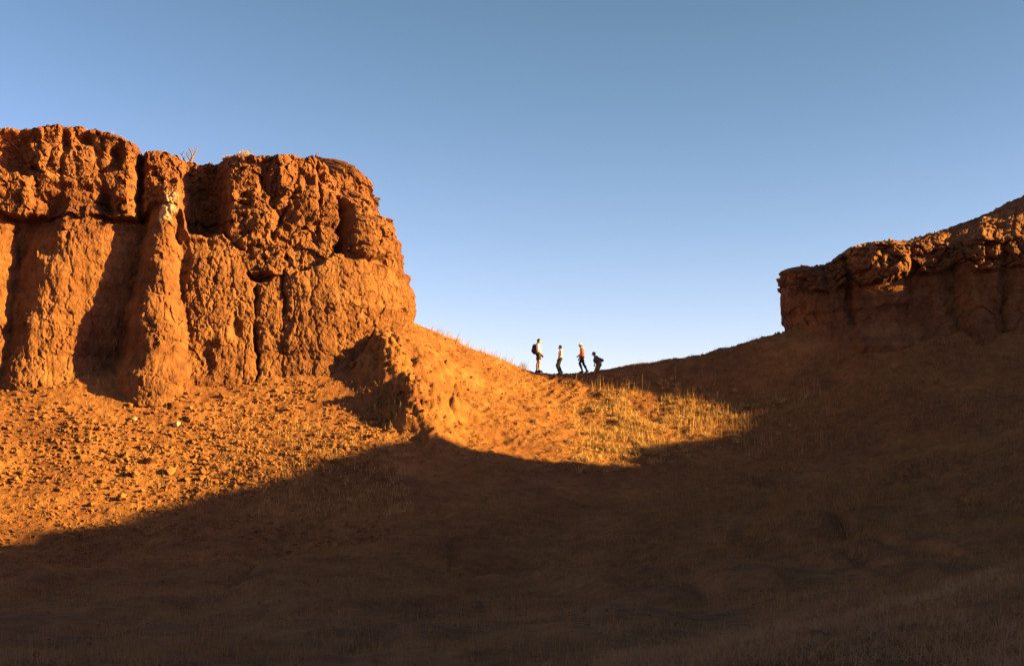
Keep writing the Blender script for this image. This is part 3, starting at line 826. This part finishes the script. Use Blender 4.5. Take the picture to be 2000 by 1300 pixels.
# slopes
x, y, z, u, v = region(1300, (800, 1240, 620, 920, 60.5, 74.0), lambda u, v, x, y: np.clip(0.03 + 0.6 * sstep(0.35, 1, (u - 850) / 350) * (0.5 + fbm(x * 0.8, y * 0.8, seed=530)), 0.01, 1))
blades('dry_grass', 'sparse dry grass flattened on the sunlit spur slope', x, y, z, hs(len(x), 0.14, 0.05), 0.02, M_STRAW, per=7, spread=0.1, lean=1.0)
x = RNG.uniform(-4.2, 1.0, 150); y = 73.4 + (x + 5.4) * 0.12 + RNG.uniform(-0.3, 0.5, 150); z = ground_z(x, y)
blades('dry_grass', 'wispy pale grass along the crest between the cliff and the walkers', x, y, z, hs(150, 0.34, 0.14), 0.014, M_STRAW, per=6, spread=0.05, lean=0.35, wind=(0.3, 0))
x, y, z, u, v = region(1000, (-40, 800, 740, 1010, 52, 68), lambda u, v, x, y: np.clip(0.1 + 0.5 * sstep(350, 620, u) + 0.3 * fbm(x, y, seed=540), 0.02, 1))
blades('dry_grass', 'thin dry grass on the talus below the left cliff', x, y, z, hs(len(x), 0.25, 0.12), 0.013, M_STRAW, per=6, spread=0.12, lean=0.5)
x = RNG.uniform(5.5, 13.5, 120); y = 74.1 + RNG.uniform(-0.5, 0.3, 120); z = ground_z(x, y)
blades('dry_grass', 'short grass along the saddle skyline right of the walkers', x, y, z, hs(120, 0.18, 0.07), 0.014, M_STRAW, per=5, spread=0.1, lean=0.4)
# shaded foreground and right slope
x, y, z, u, v = region(9000, (-60, 2060, 940, 1330, 11.5, 58), lambda u, v, x, y: np.clip(0.35 + 0.9 * fbm(x * 0.35, y * 0.35, seed=550), 0.03, 1) * np.clip(y / 40, 0.25, 1))
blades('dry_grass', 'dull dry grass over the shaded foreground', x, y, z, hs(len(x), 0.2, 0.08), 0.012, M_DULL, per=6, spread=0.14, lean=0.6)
x, y, z, u, v = region(2600, (1300, 2060, 660, 1010, 50, 72), lambda u, v, x, y: np.clip(0.3 + 0.8 * fbm(x * 0.4, y * 0.4, seed=560), 0.03, 1))
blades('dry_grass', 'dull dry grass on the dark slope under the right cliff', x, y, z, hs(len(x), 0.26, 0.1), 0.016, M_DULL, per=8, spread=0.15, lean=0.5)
x, y, z, u, v = region(1500, (1180, 2060, 1070, 1330, 12, 24), lambda u, v, x, y: np.clip(0.4 + fbm(x * 0.8, y * 0.8, seed=570), 0.05, 1))
blades('dry_grass', 'paler matted grass on the near bank at the lower right', x, y, z, hs(len(x), 0.16, 0.06), 0.009, M_BANK, per=16, spread=0.1, lean=1.2)

m_ = 480
u_ = RNG.uniform(1420, 2060, m_); y = 21.3 + RNG.normal(0, 0.55, m_) - 0.4 * sstep(1700, 2000, u_); x = (u_ - 1000) / F * y
blades('dry_grass', 'pale matted grass along the crest of the near bank', x, y, ground_z(x, y), hs(m_, 0.13, 0.05), 0.011, M_MAT, per=16, spread=0.09, lean=1.3)

x, y, z, u, v = region(420, (1380, 2060, 700, 1080, 42, 72), lambda u, v, x, y: np.clip(0.25 + 1.5 * fbm(x * 0.5, y * 0.5, seed=580), 0.02, 1))
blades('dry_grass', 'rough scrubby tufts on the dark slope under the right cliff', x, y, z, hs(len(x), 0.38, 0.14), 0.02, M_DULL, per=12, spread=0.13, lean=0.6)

# ------------------------------------------------------------------ plants on the cliff top
def tube(pts, radii, sides=7):
    pts = [Vector(p) for p in pts]
    v, f = [], []
    for i, p in enumerate(pts):
        d = (pts[min(i + 1, len(pts) - 1)] - pts[max(i - 1, 0)]).normalized()
        a_ = d.orthogonal().normalized(); b_ = d.cross(a_)
        for k in range(sides):
            t = 2 * math.pi * k / sides
            v.append(p + (a_ * math.cos(t) + b_ * math.sin(t)) * radii[i])
    for i in range(len(pts) - 1):
        for k in range(sides):
            f.append((i * sides + k, i * sides + (k + 1) % sides, (i + 1) * sides + (k + 1) % sides, (i + 1) * sides + k))
    return v, f

def rim_at(u, back):
    uu = 1000 + LC[0][-1] / LC[1][-1] * F
    half = uu.shape[0] * 3 // 4
    j = int(np.argmin(np.abs(uu[:half] - u)))
    return float(LC[0][-1, j]), float(LC[1][-1, j]) + back, float(LC[2][-1, j])

M_WOOD = plain('bleached_wood', (0.11, 0.075, 0.055))
M_TWIG = plain('grey_twig', (0.16, 0.11, 0.085))
x, y, z = rim_at(368, 0.35)
tree = empty('dead_tree', (x, y, z - 0.05))
tag(tree, 'small leafless tree on the rim of the left cliff', 'tree')
PXM = y / F
def tp(u, v, dy=0.0):   # pixel offset from the foot, in metres
    return ((u - 368) * PXM, dy, (289 - v) * PXM + 0.05)
def limb(name, parent, pts, r0, r1):
    nP = len(pts); r0 *= 1.25; r1 *= 1.5
    v, f = tube(pts, [lerp(r0, r1, i / (nP - 1)) for i in range(nP)], 6)
    return link(name, mesh_np(name, [p[:] for p in v], f), M_WOOD, parent)
limb('trunk', tree, [tp(368, 294), tp(369, 286), tp(371, 281), tp(373, 276, 0.03)], 0.075, 0.045)
b1 = limb('branch', tree, [tp(372, 277), tp(375, 272, 0.05), tp(377, 267, 0.08), tp(380, 262, 0.1), tp(382, 257, 0.15)], 0.045, 0.012)
b2 = limb('branch', tree, [tp(370, 283), tp(367, 277, -0.05), tp(364, 272, -0.1), tp(362, 266, -0.1)], 0.038, 0.010)
b3 = limb('branch', tree, [tp(372, 278), tp(374, 272, -0.08), tp(372, 266, -0.12), tp(369, 260, -0.15), tp(368, 256, -0.15)], 0.04, 0.010)
b4 = limb('branch', tree, [tp(362, 291, 0.1), tp(359, 284, 0.12), tp(355, 277, 0.15), tp(352, 271, 0.2), tp(351, 266, 0.2)], 0.04, 0.010)
for br, tip in ((b1, (382, 259)), (b1, (378, 265)), (b2, (363, 268)), (b2, (365, 273)), (b3, (369, 261)), (b3, (373, 268)), (b4, (352, 270)), (b4, (356, 278)), (b1, (380, 262)), (b3, (371, 264))):
    for k in range(2):
        p = tp(*tip)
        q = (p[0] + RNG.uniform(-0.13, 0.15), RNG.uniform(-0.1, 0.1), p[2] + RNG.uniform(0.06, 0.2))
        md = tuple((a + b) / 2 + RNG.uniform(-0.02, 0.02) for a, b in zip(p, q))
        v_, f_ = tube([p, md, q], [0.016, 0.012, 0.008], 4)
        link('twig', mesh_np('twig', [t[:] for t in v_], f_), M_TWIG, br)

M_YELLOW = grass_material('rim_shrub_leaf', (0.36, 0.20, 0.06), (0.55, 0.38, 0.14))
def rim_shrub(u0, u1, h, label):
    c = 0.5 * (u0 + u1)
    x, y, z = rim_at(c, 0.25)
    o = empty('shrub', (x, y, z + 0.04)); tag(o, label, 'shrub', None)
    w = (u1 - u0) * y / F * 0.5
    m = 900
    t = RNG.uniform(-1, 1, m)
    bx = t * w; by = RNG.uniform(-0.25, 0.25, m)
    top = h * np.sqrt(np.clip(1 - t * t, 0.05, 1)) * (0.65 + 0.45 * np.abs(vnoise(t * 4 + c, t * 0, seed=600)))
    bz = RNG.uniform(0.2, 1.0, m) * top
    d = RNG.normal(size=(m, 3)); d[:, 2] = np.abs(d[:, 2]); d /= np.linalg.norm(d, axis=1)[:, None]
    sd = np.cross(d, RNG.normal(size=(m, 3))); sd /= np.linalg.norm(sd, axis=1)[:, None]
    P = np.stack([bx, by, bz], -1)
    L = RNG.uniform(0.06, 0.14, m)[:, None]
    V_ = np.stack([P - sd * 0.012, P + sd * 0.012, P + d * L], 1).reshape(-1, 3)
    link('foliage', mesh_np('foliage', V_, np.arange(3 * m).reshape(-1, 3), False), M_YELLOW, o)
    for k in range(7):
        t0 = RNG.uniform(-0.8, 0.8)
        v_, f_ = tube([(t0 * w * 0.6, 0, -0.1), (t0 * w * 0.8, RNG.uniform(-0.1, 0.1), h * 0.35), (t0 * w, RNG.uniform(-0.15, 0.15), h * 0.75)], [0.02, 0.012, 0.005], 5)
        link('stem', mesh_np('stem', [q[:] for q in v_], f_), M_TWIG, o)
rim_shrub(434, 458, 0.22, 'low straw coloured shrub on the cliff rim, right of the dead tree')
rim_shrub(460, 496, 0.36, 'taller straw coloured shrub on the cliff rim, farthest from the dead tree')
uu = 1000 + LC[0][-1] / LC[1][-1] * F
sel = RNG.choice(np.nonzero((uu > -20) & (uu < 700))[0], 90)
blades('dry_grass', 'thin grass stems along the rim of the left cliff', LC[0][-1][sel], LC[1][-1][sel] + 0.15, LC[2][-1][sel] - 0.03, hs(90, 0.22, 0.1), 0.012, M_STRAW, per=3, spread=0.08, lean=0.3)
v_, f_ = tube([(0, 0, -0.05), (0.03, 0, 0.5), (0.10, 0.02, 1.0)], [0.03, 0.028, 0.02], 6)
x, y = at_pixel(1352, 850)
st = link('dry_stalk', mesh_np('dry_stalk', [q[:] for q in v_], f_), M_STRAW)
st.location = (x, y, float(ground_z(x, y)))
tag(st, 'tall pale dead stalk standing among the gully grass', 'plant')

# ------------------------------------------------------------------ people
def surface_nets(fld, org, h):
    ins = fld < 0
    nx_, ny_, nz_ = fld.shape
    cn = [(i, j, k) for i in (0, 1) for j in (0, 1) for k in (0, 1)]
    sub = lambda a_, i, j, k: a_[i:nx_ - 1 + i, j:ny_ - 1 + j, k:nz_ - 1 + k]
    cnt_ = sum(sub(ins, *c).astype(np.int8) for c in cn)
    act = (cnt_ > 0) & (cnt_ < 8)
    idx = np.full(act.shape, -1, np.int64); idx[act] = np.arange(act.sum())
    ci = np.argwhere(act)
    acc = np.zeros((len(ci), 3)); num = np.zeros(len(ci))
    for a_ in cn:
        for ax in range(3):
            if a_[ax] == 1: continue
            b_ = list(a_); b_[ax] = 1
            fa = fld[ci[:, 0] + a_[0], ci[:, 1] + a_[1], ci[:, 2] + a_[2]]; fb = fld[ci[:, 0] + b_[0], ci[:, 1] + b_[1], ci[:, 2] + b_[2]]
            cr = (fa < 0) != (fb < 0)
            t = np.where(cr, fa / np.where(cr, fa - fb, 1), 0)
            p = np.tile(np.array(a_, float), (len(ci), 1)); p[:, ax] += t
            acc += np.where(cr[:, None], p, 0); num += cr
    vtx = (ci + acc / num[:, None]) * h + org
    fs = []
    for ax in range(3):
        o1, o2 = [(1, 2), (2, 0), (0, 1)][ax]
        sl0 = [slice(None)] * 3; sl1 = [slice(None)] * 3
        sl0[ax] = slice(0, -1); sl1[ax] = slice(1, None)
        ch = ins[tuple(sl0)] != ins[tuple(sl1)]
        e = np.argwhere(ch)
        e = e[(e[:, o1] > 0) & (e[:, o2] > 0) & (e[:, o1] < fld.shape[o1] - 1) & (e[:, o2] < fld.shape[o2] - 1)]
        q = []
        for da, db in ((-1, -1), (0, -1), (0, 0), (-1, 0)):
            c = e.copy(); c[:, o1] += da; c[:, o2] += db
            q.append(idx[c[:, 0], c[:, 1], c[:, 2]])
        q = np.stack(q, -1)
        inside = ins[e[:, 0], e[:, 1], e[:, 2]]
        q[~inside] = q[~inside][:, ::-1]
        fs.append(q)
    return vtx, np.concatenate(fs)

def sdf_mesh(name, prims, material, parent, h=0.011, grow=0.0, cuts=(), wrinkle=0.0, seed=0):
    """prims: ('cone', a, b, ra, rb, k) or ('ball', c, (rx, ry, rz), k)"""
    lo = np.full(3, 9.0); hi = -lo
    for p in prims:
        pts = np.array([p[1], p[2]]) if p[0] == 'cone' else np.array([p[1]])
        r = max(p[3], p[4]) if p[0] == 'cone' else max(p[2])
        lo = np.minimum(lo, pts.min(0) - r - grow); hi = np.maximum(hi, pts.max(0) + r + grow)
    lo -= 0.05; hi += 0.05
    n_ = np.ceil((hi - lo) / h).astype(int) + 1
    fld = np.full(n_, 1.0)
    ax = [lo[i] + np.arange(n_[i]) * h for i in range(3)]
    for p in prims:
        k = p[-1]
        pts = np.array([p[1], p[2]]) if p[0] == 'cone' else np.array([p[1]])
        r = (max(p[3], p[4]) if p[0] == 'cone' else max(p[2])) + grow + k + 0.04
        i0 = np.clip(((pts.min(0) - r - lo) / h).astype(int), 0, n_); i1 = np.clip(((pts.max(0) + r - lo) / h).astype(int) + 2, 0, n_)
        s_ = tuple(slice(a_, b_) for a_, b_ in zip(i0, i1))
        X, Y, Z = np.meshgrid(ax[0][s_[0]], ax[1][s_[1]], ax[2][s_[2]], indexing='ij')
        if p[0] == 'cone':
            a_ = np.array(p[1]); b_ = np.array(p[2]); d = b_ - a_
            t = np.clip(((X - a_[0]) * d[0] + (Y - a_[1]) * d[1] + (Z - a_[2]) * d[2]) / max(d @ d, 1e-9), 0, 1)
            dist = np.sqrt((X - a_[0] - t * d[0]) ** 2 + (Y - a_[1] - t * d[1]) ** 2 + (Z - a_[2] - t * d[2]) ** 2) - lerp(p[3], p[4], t)
        else:
            c = p[1]; e = p[2]
            qn = np.sqrt(((X - c[0]) / e[0]) ** 2 + ((Y - c[1]) / e[1]) ** 2 + ((Z - c[2]) / e[2]) ** 2)
            dist = (qn - 1) * min(e)
        dist = dist - grow
        f0 = fld[s_]
        hh = np.clip(0.5 + 0.5 * (f0 - dist) / k, 0, 1)
        fld[s_] = lerp(f0, dist, hh) - k * hh * (1 - hh)
    X, Y, Z = np.meshgrid(*ax, indexing='ij')
    if wrinkle:
        fld = fld + wrinkle * fbm(X * 9, Y * 9, Z * 14, seed=seed, oct=2)
    for (nn, c) in cuts:
        fld = np.maximum(fld, nn[0] * X + nn[1] * Y + nn[2] * Z - c)
    fld[0] = fld[-1] = 1; fld[:, 0] = fld[:, -1] = 1; fld[:, :, 0] = fld[:, :, -1] = 1
    v, f = surface_nets(fld, lo, h)
    me_ = mesh_np(name, v, f)
    return link(name, me_, material, parent)

SKIN = plain('skin', (0.36, 0.19, 0.11), 0.6, 0.05)
WHITE = plain('white_cotton', (0.72, 0.68, 0.66), 0.9, 0.05)
PINKW = plain('pale_pink_cotton', (0.62, 0.50, 0.48), 0.9, 0.05)
BLACKH = plain('dark_hair', (0.012, 0.010, 0.009), 0.5)
SHORTS = plain('dark_shorts', (0.035, 0.025, 0.022))
PANTS = plain('charcoal_trousers', (0.03, 0.024, 0.022))
NAVY = plain('dark_leggings', (0.014, 0.017, 0.020))
KHAKI = plain('khaki_trousers', (0.17, 0.09, 0.05))
ORANGE = plain('orange_shirt', (0.55, 0.10, 0.02))
OLIVE = plain('brown_shirt', (0.10, 0.07, 0.04))
CREAM = plain('cream_hat', (0.75, 0.58, 0.36))
REDHAT = plain('dull_red_hat', (0.26, 0.07, 0.06))
SHOE = plain('dark_shoe', (0.02, 0.018, 0.018))
PACK = plain('maroon_pack', (0.05, 0.022, 0.022), 0.75)
EYE = plain('eye', (0.02, 0.02, 0.02), 0.3)
v3 = lambda *a_: np.array(a_, float)

def hand(w_, d, nrm, k=0.012):
    """palm, four unequal fingers bent at the knuckles, thumb from the side of the palm"""
    d = d / np.linalg.norm(d); nrm = nrm - d * (nrm @ d); nrm /= np.linalg.norm(nrm)
    sd = np.cross(d, nrm)
    pr = [('cone', w_, w_ + d * 0.04, 0.024, 0.03, 0.02)]
    for j, ln in zip((-1.5, -0.5, 0.5, 1.5), (0.062, 0.075, 0.08, 0.07)):
        a_ = w_ + d * 0.03 + sd * j * 0.012
        b_ = w_ + d * 0.088 + sd * j * 0.0205
        pr.append(('cone', a_, b_, 0.016, 0.0125, 0.012))
        c = b_ + d * ln * 0.5 + nrm * ln * 0.18
        e = c + d * ln * 0.36 + nrm * ln * 0.36
        pr.append(('cone', b_, c, 0.0105, 0.0095, 0.004)); pr.append(('cone', c, e, 0.0095, 0.008, 0.004))
    a_ = w_ + d * 0.025 + sd * 0.022; b_ = w_ + d * 0.062 + sd * 0.05 + nrm * 0.012; c = b_ + d * 0.035 + sd * 0.006 + nrm * 0.012
    pr.append(('cone', a_, b_, 0.015, 0.012, 0.01)); pr.append(('cone', b_, c, 0.0115, 0.009, 0.004))
    return pr

def person(loc, yaw, scale, pose, label, outfit):
    """pose: joints in metres for a 1.75 m figure; +x is where the person faces, +y the left hand side"""
    root = empty('person', loc, yaw)
    root.scale = (scale,) * 3
    tag(root, label, 'person')
    J = {k: v3(*c) for k, c in pose.items()}
    up = J['neck'] - J['chest']; up /= np.linalg.norm(up)
    hd = J['head']; fw = v3(math.cos(pose.get('look', (0,))[0]), math.sin(pose.get('look', (0,))[0]), pose.get('nod', (0,))[0]); fw /= np.linalg.norm(fw)
    lt = np.cross(v3(0, 0, 1), fw); lt /= np.linalg.norm(lt); hu = np.cross(fw, lt)
    H_ = lambda a_, b_, c: hd + fw * a_ + lt * b_ + hu * c
    hip = lambda s_: J['pelvis'] + v3(0, 0.085 * s_, -0.03)
    sh = lambda s_: J['neck'] - up * 0.075 + v3(0, 0.165 * s_, 0)
    mid = 0.5 * (J['pelvis'] + J['chest'])
    torso = []
    for s_ in (-1, 1):
        torso += [('cone', J['pelvis'] + v3(-0.015, 0.07 * s_, 0), mid + v3(0, 0.055 * s_, 0), 0.105, 0.09, 0.05),
                  ('cone', mid + v3(0, 0.055 * s_, 0), J['chest'] + v3(0, 0.075 * s_, 0.02), 0.09, 0.1, 0.05),
                  ('cone', J['chest'] + v3(0, 0.06 * s_, 0.03), sh(s_) - v3(0, 0.01 * s_, 0.01), 0.09, 0.058, 0.05)]
    torso.append(('cone', J['chest'] + up * 0.1, J['neck'] - up * 0.03, 0.075, 0.06, 0.05))
    headp = [('cone', J['neck'] - up * 0.05, hd - hu * 0.04 - fw * 0.01, 0.055, 0.05, 0.03),
             ('ball', H_(-0.012, 0, 0.025), (0.088, 0.076, 0.09), 0.03), ('cone', H_(0.03, 0, -0.02), H_(0.048, 0, -0.075), 0.055, 0.034, 0.03),
             ('cone', H_(0.078, 0, 0.012), H_(0.098, 0, -0.022), 0.009, 0.014, 0.012), ('cone', H_(0.07, -0.016, -0.055), H_(0.07, 0.016, -0.055), 0.011, 0.011, 0.008),
             ('cone', H_(-0.01, 0.074, 0.015), H_(-0.014, 0.08, -0.02), 0.014, 0.011, 0.006), ('cone', H_(-0.01, -0.074, 0.015), H_(-0.014, -0.08, -0.02), 0.014, 0.011, 0.006)]
    arms, upper, legs, thighs, shins, feet = [], [], [], [], [], {}
    for s_, n_ in ((1, 'l'), (-1, 'r')):
        e, w_ = J['elbow_' + n_], J['wrist_' + n_]
        upper += [('cone', sh(s_), e, 0.055, 0.04, 0.03)]
        arms += [('cone', sh(s_), e, 0.05, 0.038, 0.03), ('cone', e, w_, 0.04, 0.025, 0.02)]
        fa = w_ - e
        hd_ = J.get('hand_' + n_, fa)
        arms += hand(w_, hd_ / np.linalg.norm(hd_), v3(0.35, -s_, 0.1))
        kn, an = J['knee_' + n_], J['ankle_' + n_]
        thighs += [('cone', hip(s_), kn, 0.092, 0.058, 0.03)]
        shins += [('cone', kn, lerp(kn, an, 0.35) - v3(0.02, 0, 0), 0.056, 0.057, 0.03), ('cone', lerp(kn, an, 0.3) - v3(0.015, 0, 0), an, 0.056, 0.036, 0.03)]
        td = J.get('toe_' + n_, v3(1, 0.1 * s_, -0.02)); td = td / np.linalg.norm(td)
        upf = np.cross(td, np.cross(v3(0, 0, 1), td)); upf = upf if upf[2] > 0 else -upf
        heel = an - upf * 0.045 - td * 0.035; toe = an - upf * 0.058 + td * 0.155
        feet[n_] = [('cone', an, heel + upf * 0.01, 0.036, 0.036, 0.02), ('cone', heel, toe, 0.036, 0.03, 0.02), ('cone', an, toe - td * 0.07, 0.035, 0.03, 0.03)]
    body = torso + headp + arms + thighs + shins + feet['l'] + feet['r']
    sdf_mesh('body', body, SKIN, root, h=0.01)
    for s_ in (-1, 1):
        sdf_mesh('eye', [('ball', H_(0.076, 0.03 * s_, 0.008), (0.009, 0.012, 0.007), 0.002)], EYE, root, h=0.004)
    # clothes
    shirt = torso + (upper if outfit.get('sleeve', True) else [])
    cuts = [(tuple(-up), -(up @ (J['pelvis'] + up * outfit.get('hem', 0.0)))), (tuple(up), up @ (J['neck'] - up * 0.015))]
    if outfit.get('long_sleeve'):
        shirt = shirt + [('cone', J['elbow_' + n_], lerp(J['elbow_' + n_], J['wrist_' + n_], 0.85), 0.045, 0.032, 0.03) for n_ in 'lr']
    sdf_mesh('shirt', shirt, outfit['shirt'], root, grow=outfit.get('fit', 0.018), cuts=cuts, wrinkle=0.006, seed=700)
    if outfit.get('lower'):
        a_ = outfit['lower']
        pel = [t for t in torso if t[1][2] < J['pelvis'][2] + 0.02 or t[2][2] < J['chest'][2] - 0.1]
        if outfit.get('shorts'):
            lg = []
            for s_, n_ in ((1, 'l'), (-1, 'r')):
                lg.append(('cone', hip(s_), lerp(hip(s_), J['knee_' + n_], 0.62), 0.10, 0.095, 0.03))
            pr = pel + lg
        else:
            pr = pel + thighs + shins
        top = up @ (J['pelvis'] + up * 0.09)
        cu = [(tuple(up), top)]
        if outfit.get('shorts'): cu.append(((0, 0, -1), -(lerp(hip(1), J['knee_l'], 0.60)[2] - 0.02)))
        else: cu.append(((0, 0, -1), -(min(J['ankle_l'][2], J['ankle_r'][2]) + 0.0)))
        sdf_mesh('shorts' if outfit.get('shorts') else 'trousers', pr, a_, root, grow=outfit.get('loose', 0.02), cuts=cu, wrinkle=0.008, seed=710)
    for n_ in 'lr':
        sdf_mesh('shoe', feet[n_], outfit.get('shoe', SHOE), root, grow=0.014)
    if outfit.get('hair'):
        # hair sits on the cranium behind a plane through forehead and ears
        c = H_(0.035, 0, 0.045); nn = fw * 0.75 - hu * 0.66; nn /= np.linalg.norm(nn)
        hp = [('ball', H_(-0.016, 0, 0.032), (0.095, 0.084, 0.094), 0.02), ('ball', H_(-0.06, 0, 0.0), (0.05, 0.07, 0.07), 0.03)]
        if outfit.get('bun'): hp.append(('ball', H_(-0.11, 0, 0.02), (0.04, 0.045, 0.045), 0.02))
        sdf_mesh('hair', hp, BLACKH, root, h=0.007, grow=0.006, cuts=[(tuple(nn), nn @ c)], wrinkle=0.006, seed=720)
    if outfit.get('hat'):
        hat = [('ball', H_(-0.012, 0, 0.07), (0.103, 0.092, 0.082), 0.03)]
        brim = []
        for t in np.linspace(0, 2 * math.pi, 17)[:-1]:
            r0, r1 = 0.085, 0.085 + outfit.get('brim', 0.06) * (1.0 + 0.35 * math.cos(t))
            p0 = H_(r0 * math.cos(t) - 0.012, r0 * 0.9 * math.sin(t), 0.052); p1 = H_(r1 * math.cos(t) - 0.012, r1 * 0.9 * math.sin(t), 0.052 - 0.5 * (r1 - r0))
            brim.append(('cone', p0, p1, 0.012, 0.010, 0.02))
        nn = -hu
        ht = sdf_mesh('hat', hat, outfit['hat'], root, h=0.007, cuts=[(tuple(nn), nn @ H_(0, 0, 0.04))])
        sdf_mesh('brim', brim, outfit['hat'], ht, h=0.007)
        sdf_mesh('hair', [('ball', H_(-0.03, 0, 0.0), (0.075, 0.084, 0.08), 0.02)], BLACKH, root, h=0.007, cuts=[(tuple(fw), fw @ H_(0.03, 0, 0)), (tuple(hu), hu @ H_(0, 0, 0.045))])
    return root, J

YP = 74.2
def stand(u, y=YP):
    x = (u - 1000) / F * y
    return (x, y, float(ground_z(x, y)))

base = dict(pelvis=(0, 0, 0.95), chest=(0.01, 0, 1.27), neck=(0.0, 0, 1.49), head=(0.03, 0, 1.625))
p1 = dict(base, elbow_l=(0.0, 0.23, 1.13), wrist_l=(0.12, 0.22, 0.92), elbow_r=(0.03, -0.23, 1.12), wrist_r=(0.19, -0.22, 0.92),
          knee_l=(-0.07, 0.09, 0.51), ankle_l=(-0.13, 0.10, 0.09), knee_r=(0.06, -0.09, 0.51), ankle_r=(0.05, -0.10, 0.09), look=(0.25,))
l1 = stand(1052)
person(l1, math.radians(-14), 1.0, p1, 'walker in white shirt and dark shorts with a backpack, tallest of the four',
       dict(shirt=WHITE, lower=SHORTS, shorts=True, hair=True, hem=-0.02, loose=0.022))
p2 = dict(base, pelvis=(-0.02, 0, 0.95), chest=(-0.05, 0, 1.27), neck=(-0.06, 0, 1.49), head=(-0.02, 0, 1.625),
          elbow_l=(-0.05, 0.2, 1.15), wrist_l=(0.08, 0.14, 0.95), elbow_r=(-0.07, -0.2, 1.15), wrist_r=(0.05, -0.16, 0.93),
          knee_l=(0.17, 0.08, 0.55), ankle_l=(0.03, 0.08, 0.10), knee_r=(0.06, -0.08, 0.53), ankle_r=(-0.12, -0.09, 0.17), toe_r=(0.75, 0, -0.6), look=(-0.3,))
person(stand(1093), math.radians(186), 0.885, p2, 'walker in pale sleeveless top and dark trousers with one heel raised',
       dict(shirt=PINKW, sleeve=False, lower=PANTS, hair=True, bun=False, hem=0.03, loose=0.022, shoe=PACK))
p3 = dict(base, chest=(0.0, 0, 1.27), neck=(0.05, 0, 1.48), head=(0.10, 0, 1.61),
          elbow_l=(0.02, 0.2, 1.15), wrist_l=(0.22, 0.12, 1.0), elbow_r=(0.05, -0.2, 1.12), wrist_r=(0.15, -0.17, 0.87),
          knee_l=(0.16, 0.08, 0.54), ankle_l=(0.0, 0.09, 0.10), knee_r=(-0.10, -0.08, 0.52), ankle_r=(-0.30, -0.09, 0.14), toe_r=(0.85, 0, -0.35))
person(stand(1137), math.radians(184), 0.885, p3, 'walker in orange shirt, dark leggings and cream hat',
       dict(shirt=ORANGE, long_sleeve=True, lower=NAVY, hat=CREAM, brim=0.05, hem=-0.04, loose=0.012))
p4 = dict(base, pelvis=(-0.10, 0, 0.94), chest=(0.02, 0, 1.24), neck=(0.10, 0, 1.43), head=(0.18, 0, 1.535), nod=(-0.25,),
          elbow_l=(0.15, 0.25, 1.14), wrist_l=(0.15, 0.14, 0.93), elbow_r=(-0.32, -0.22, 1.2), wrist_r=(-0.17, -0.19, 1.0), hand_r=(0.9, 0.1, -0.4),
          knee_l=(0.06, 0.08, 0.53), ankle_l=(0.02, 0.09, 0.10), knee_r=(0.02, -0.08, 0.52), ankle_r=(-0.04, -0.09, 0.10))
# she stands behind the crest, lower legs hidden
ys = np.arange(74.2, 78, 0.05)
zs = np.array([float(ground_z((1166 - 1000) / F * yy, yy)) for yy in ys])
zc = CAMZ + (HOR - 743) / F * ys
jj = int(np.argmax(zs < zc)) if (zs < zc).any() else 20
y4 = float(ys[jj])
person(stand(1166, y4), math.radians(178), 0.92, p4, 'walker in dull red hat stooping with one elbow out, behind the crest',
       dict(shirt=OLIVE, lower=KHAKI, hat=REDHAT, brim=0.055, hem=0.02, loose=0.06, fit=0.05))

# backpack on the tallest walker
bp_ = empty('backpack', l1, math.radians(-14))
tag(bp_, 'rounded dark maroon backpack on the back of the tallest walker', 'backpack')
sdf_mesh('pack_body', [('ball', (-0.23, 0, 1.24), (0.125, 0.16, 0.25), 0.05), ('ball', (-0.20, 0, 1.12), (0.14, 0.16, 0.16), 0.08)], PACK, bp_, wrinkle=0.006, seed=730)
sdf_mesh('pocket', [('ball', (-0.32, 0, 1.14), (0.07, 0.12, 0.11), 0.03)], PACK, bp_)
for s_ in (-1, 1):
    pts = [(-0.16, 0.09 * s_, 1.42), (-0.06, 0.12 * s_, 1.515), (0.06, 0.125 * s_, 1.46), (0.125, 0.12 * s_, 1.33), (0.09, 0.165 * s_, 1.17), (-0.1, 0.17 * s_, 1.08)]
    sdf_mesh('strap', [('cone', a_, b_, 0.02, 0.02, 0.02) for a_, b_ in zip(pts[:-1], pts[1:])], PACK, bp_)
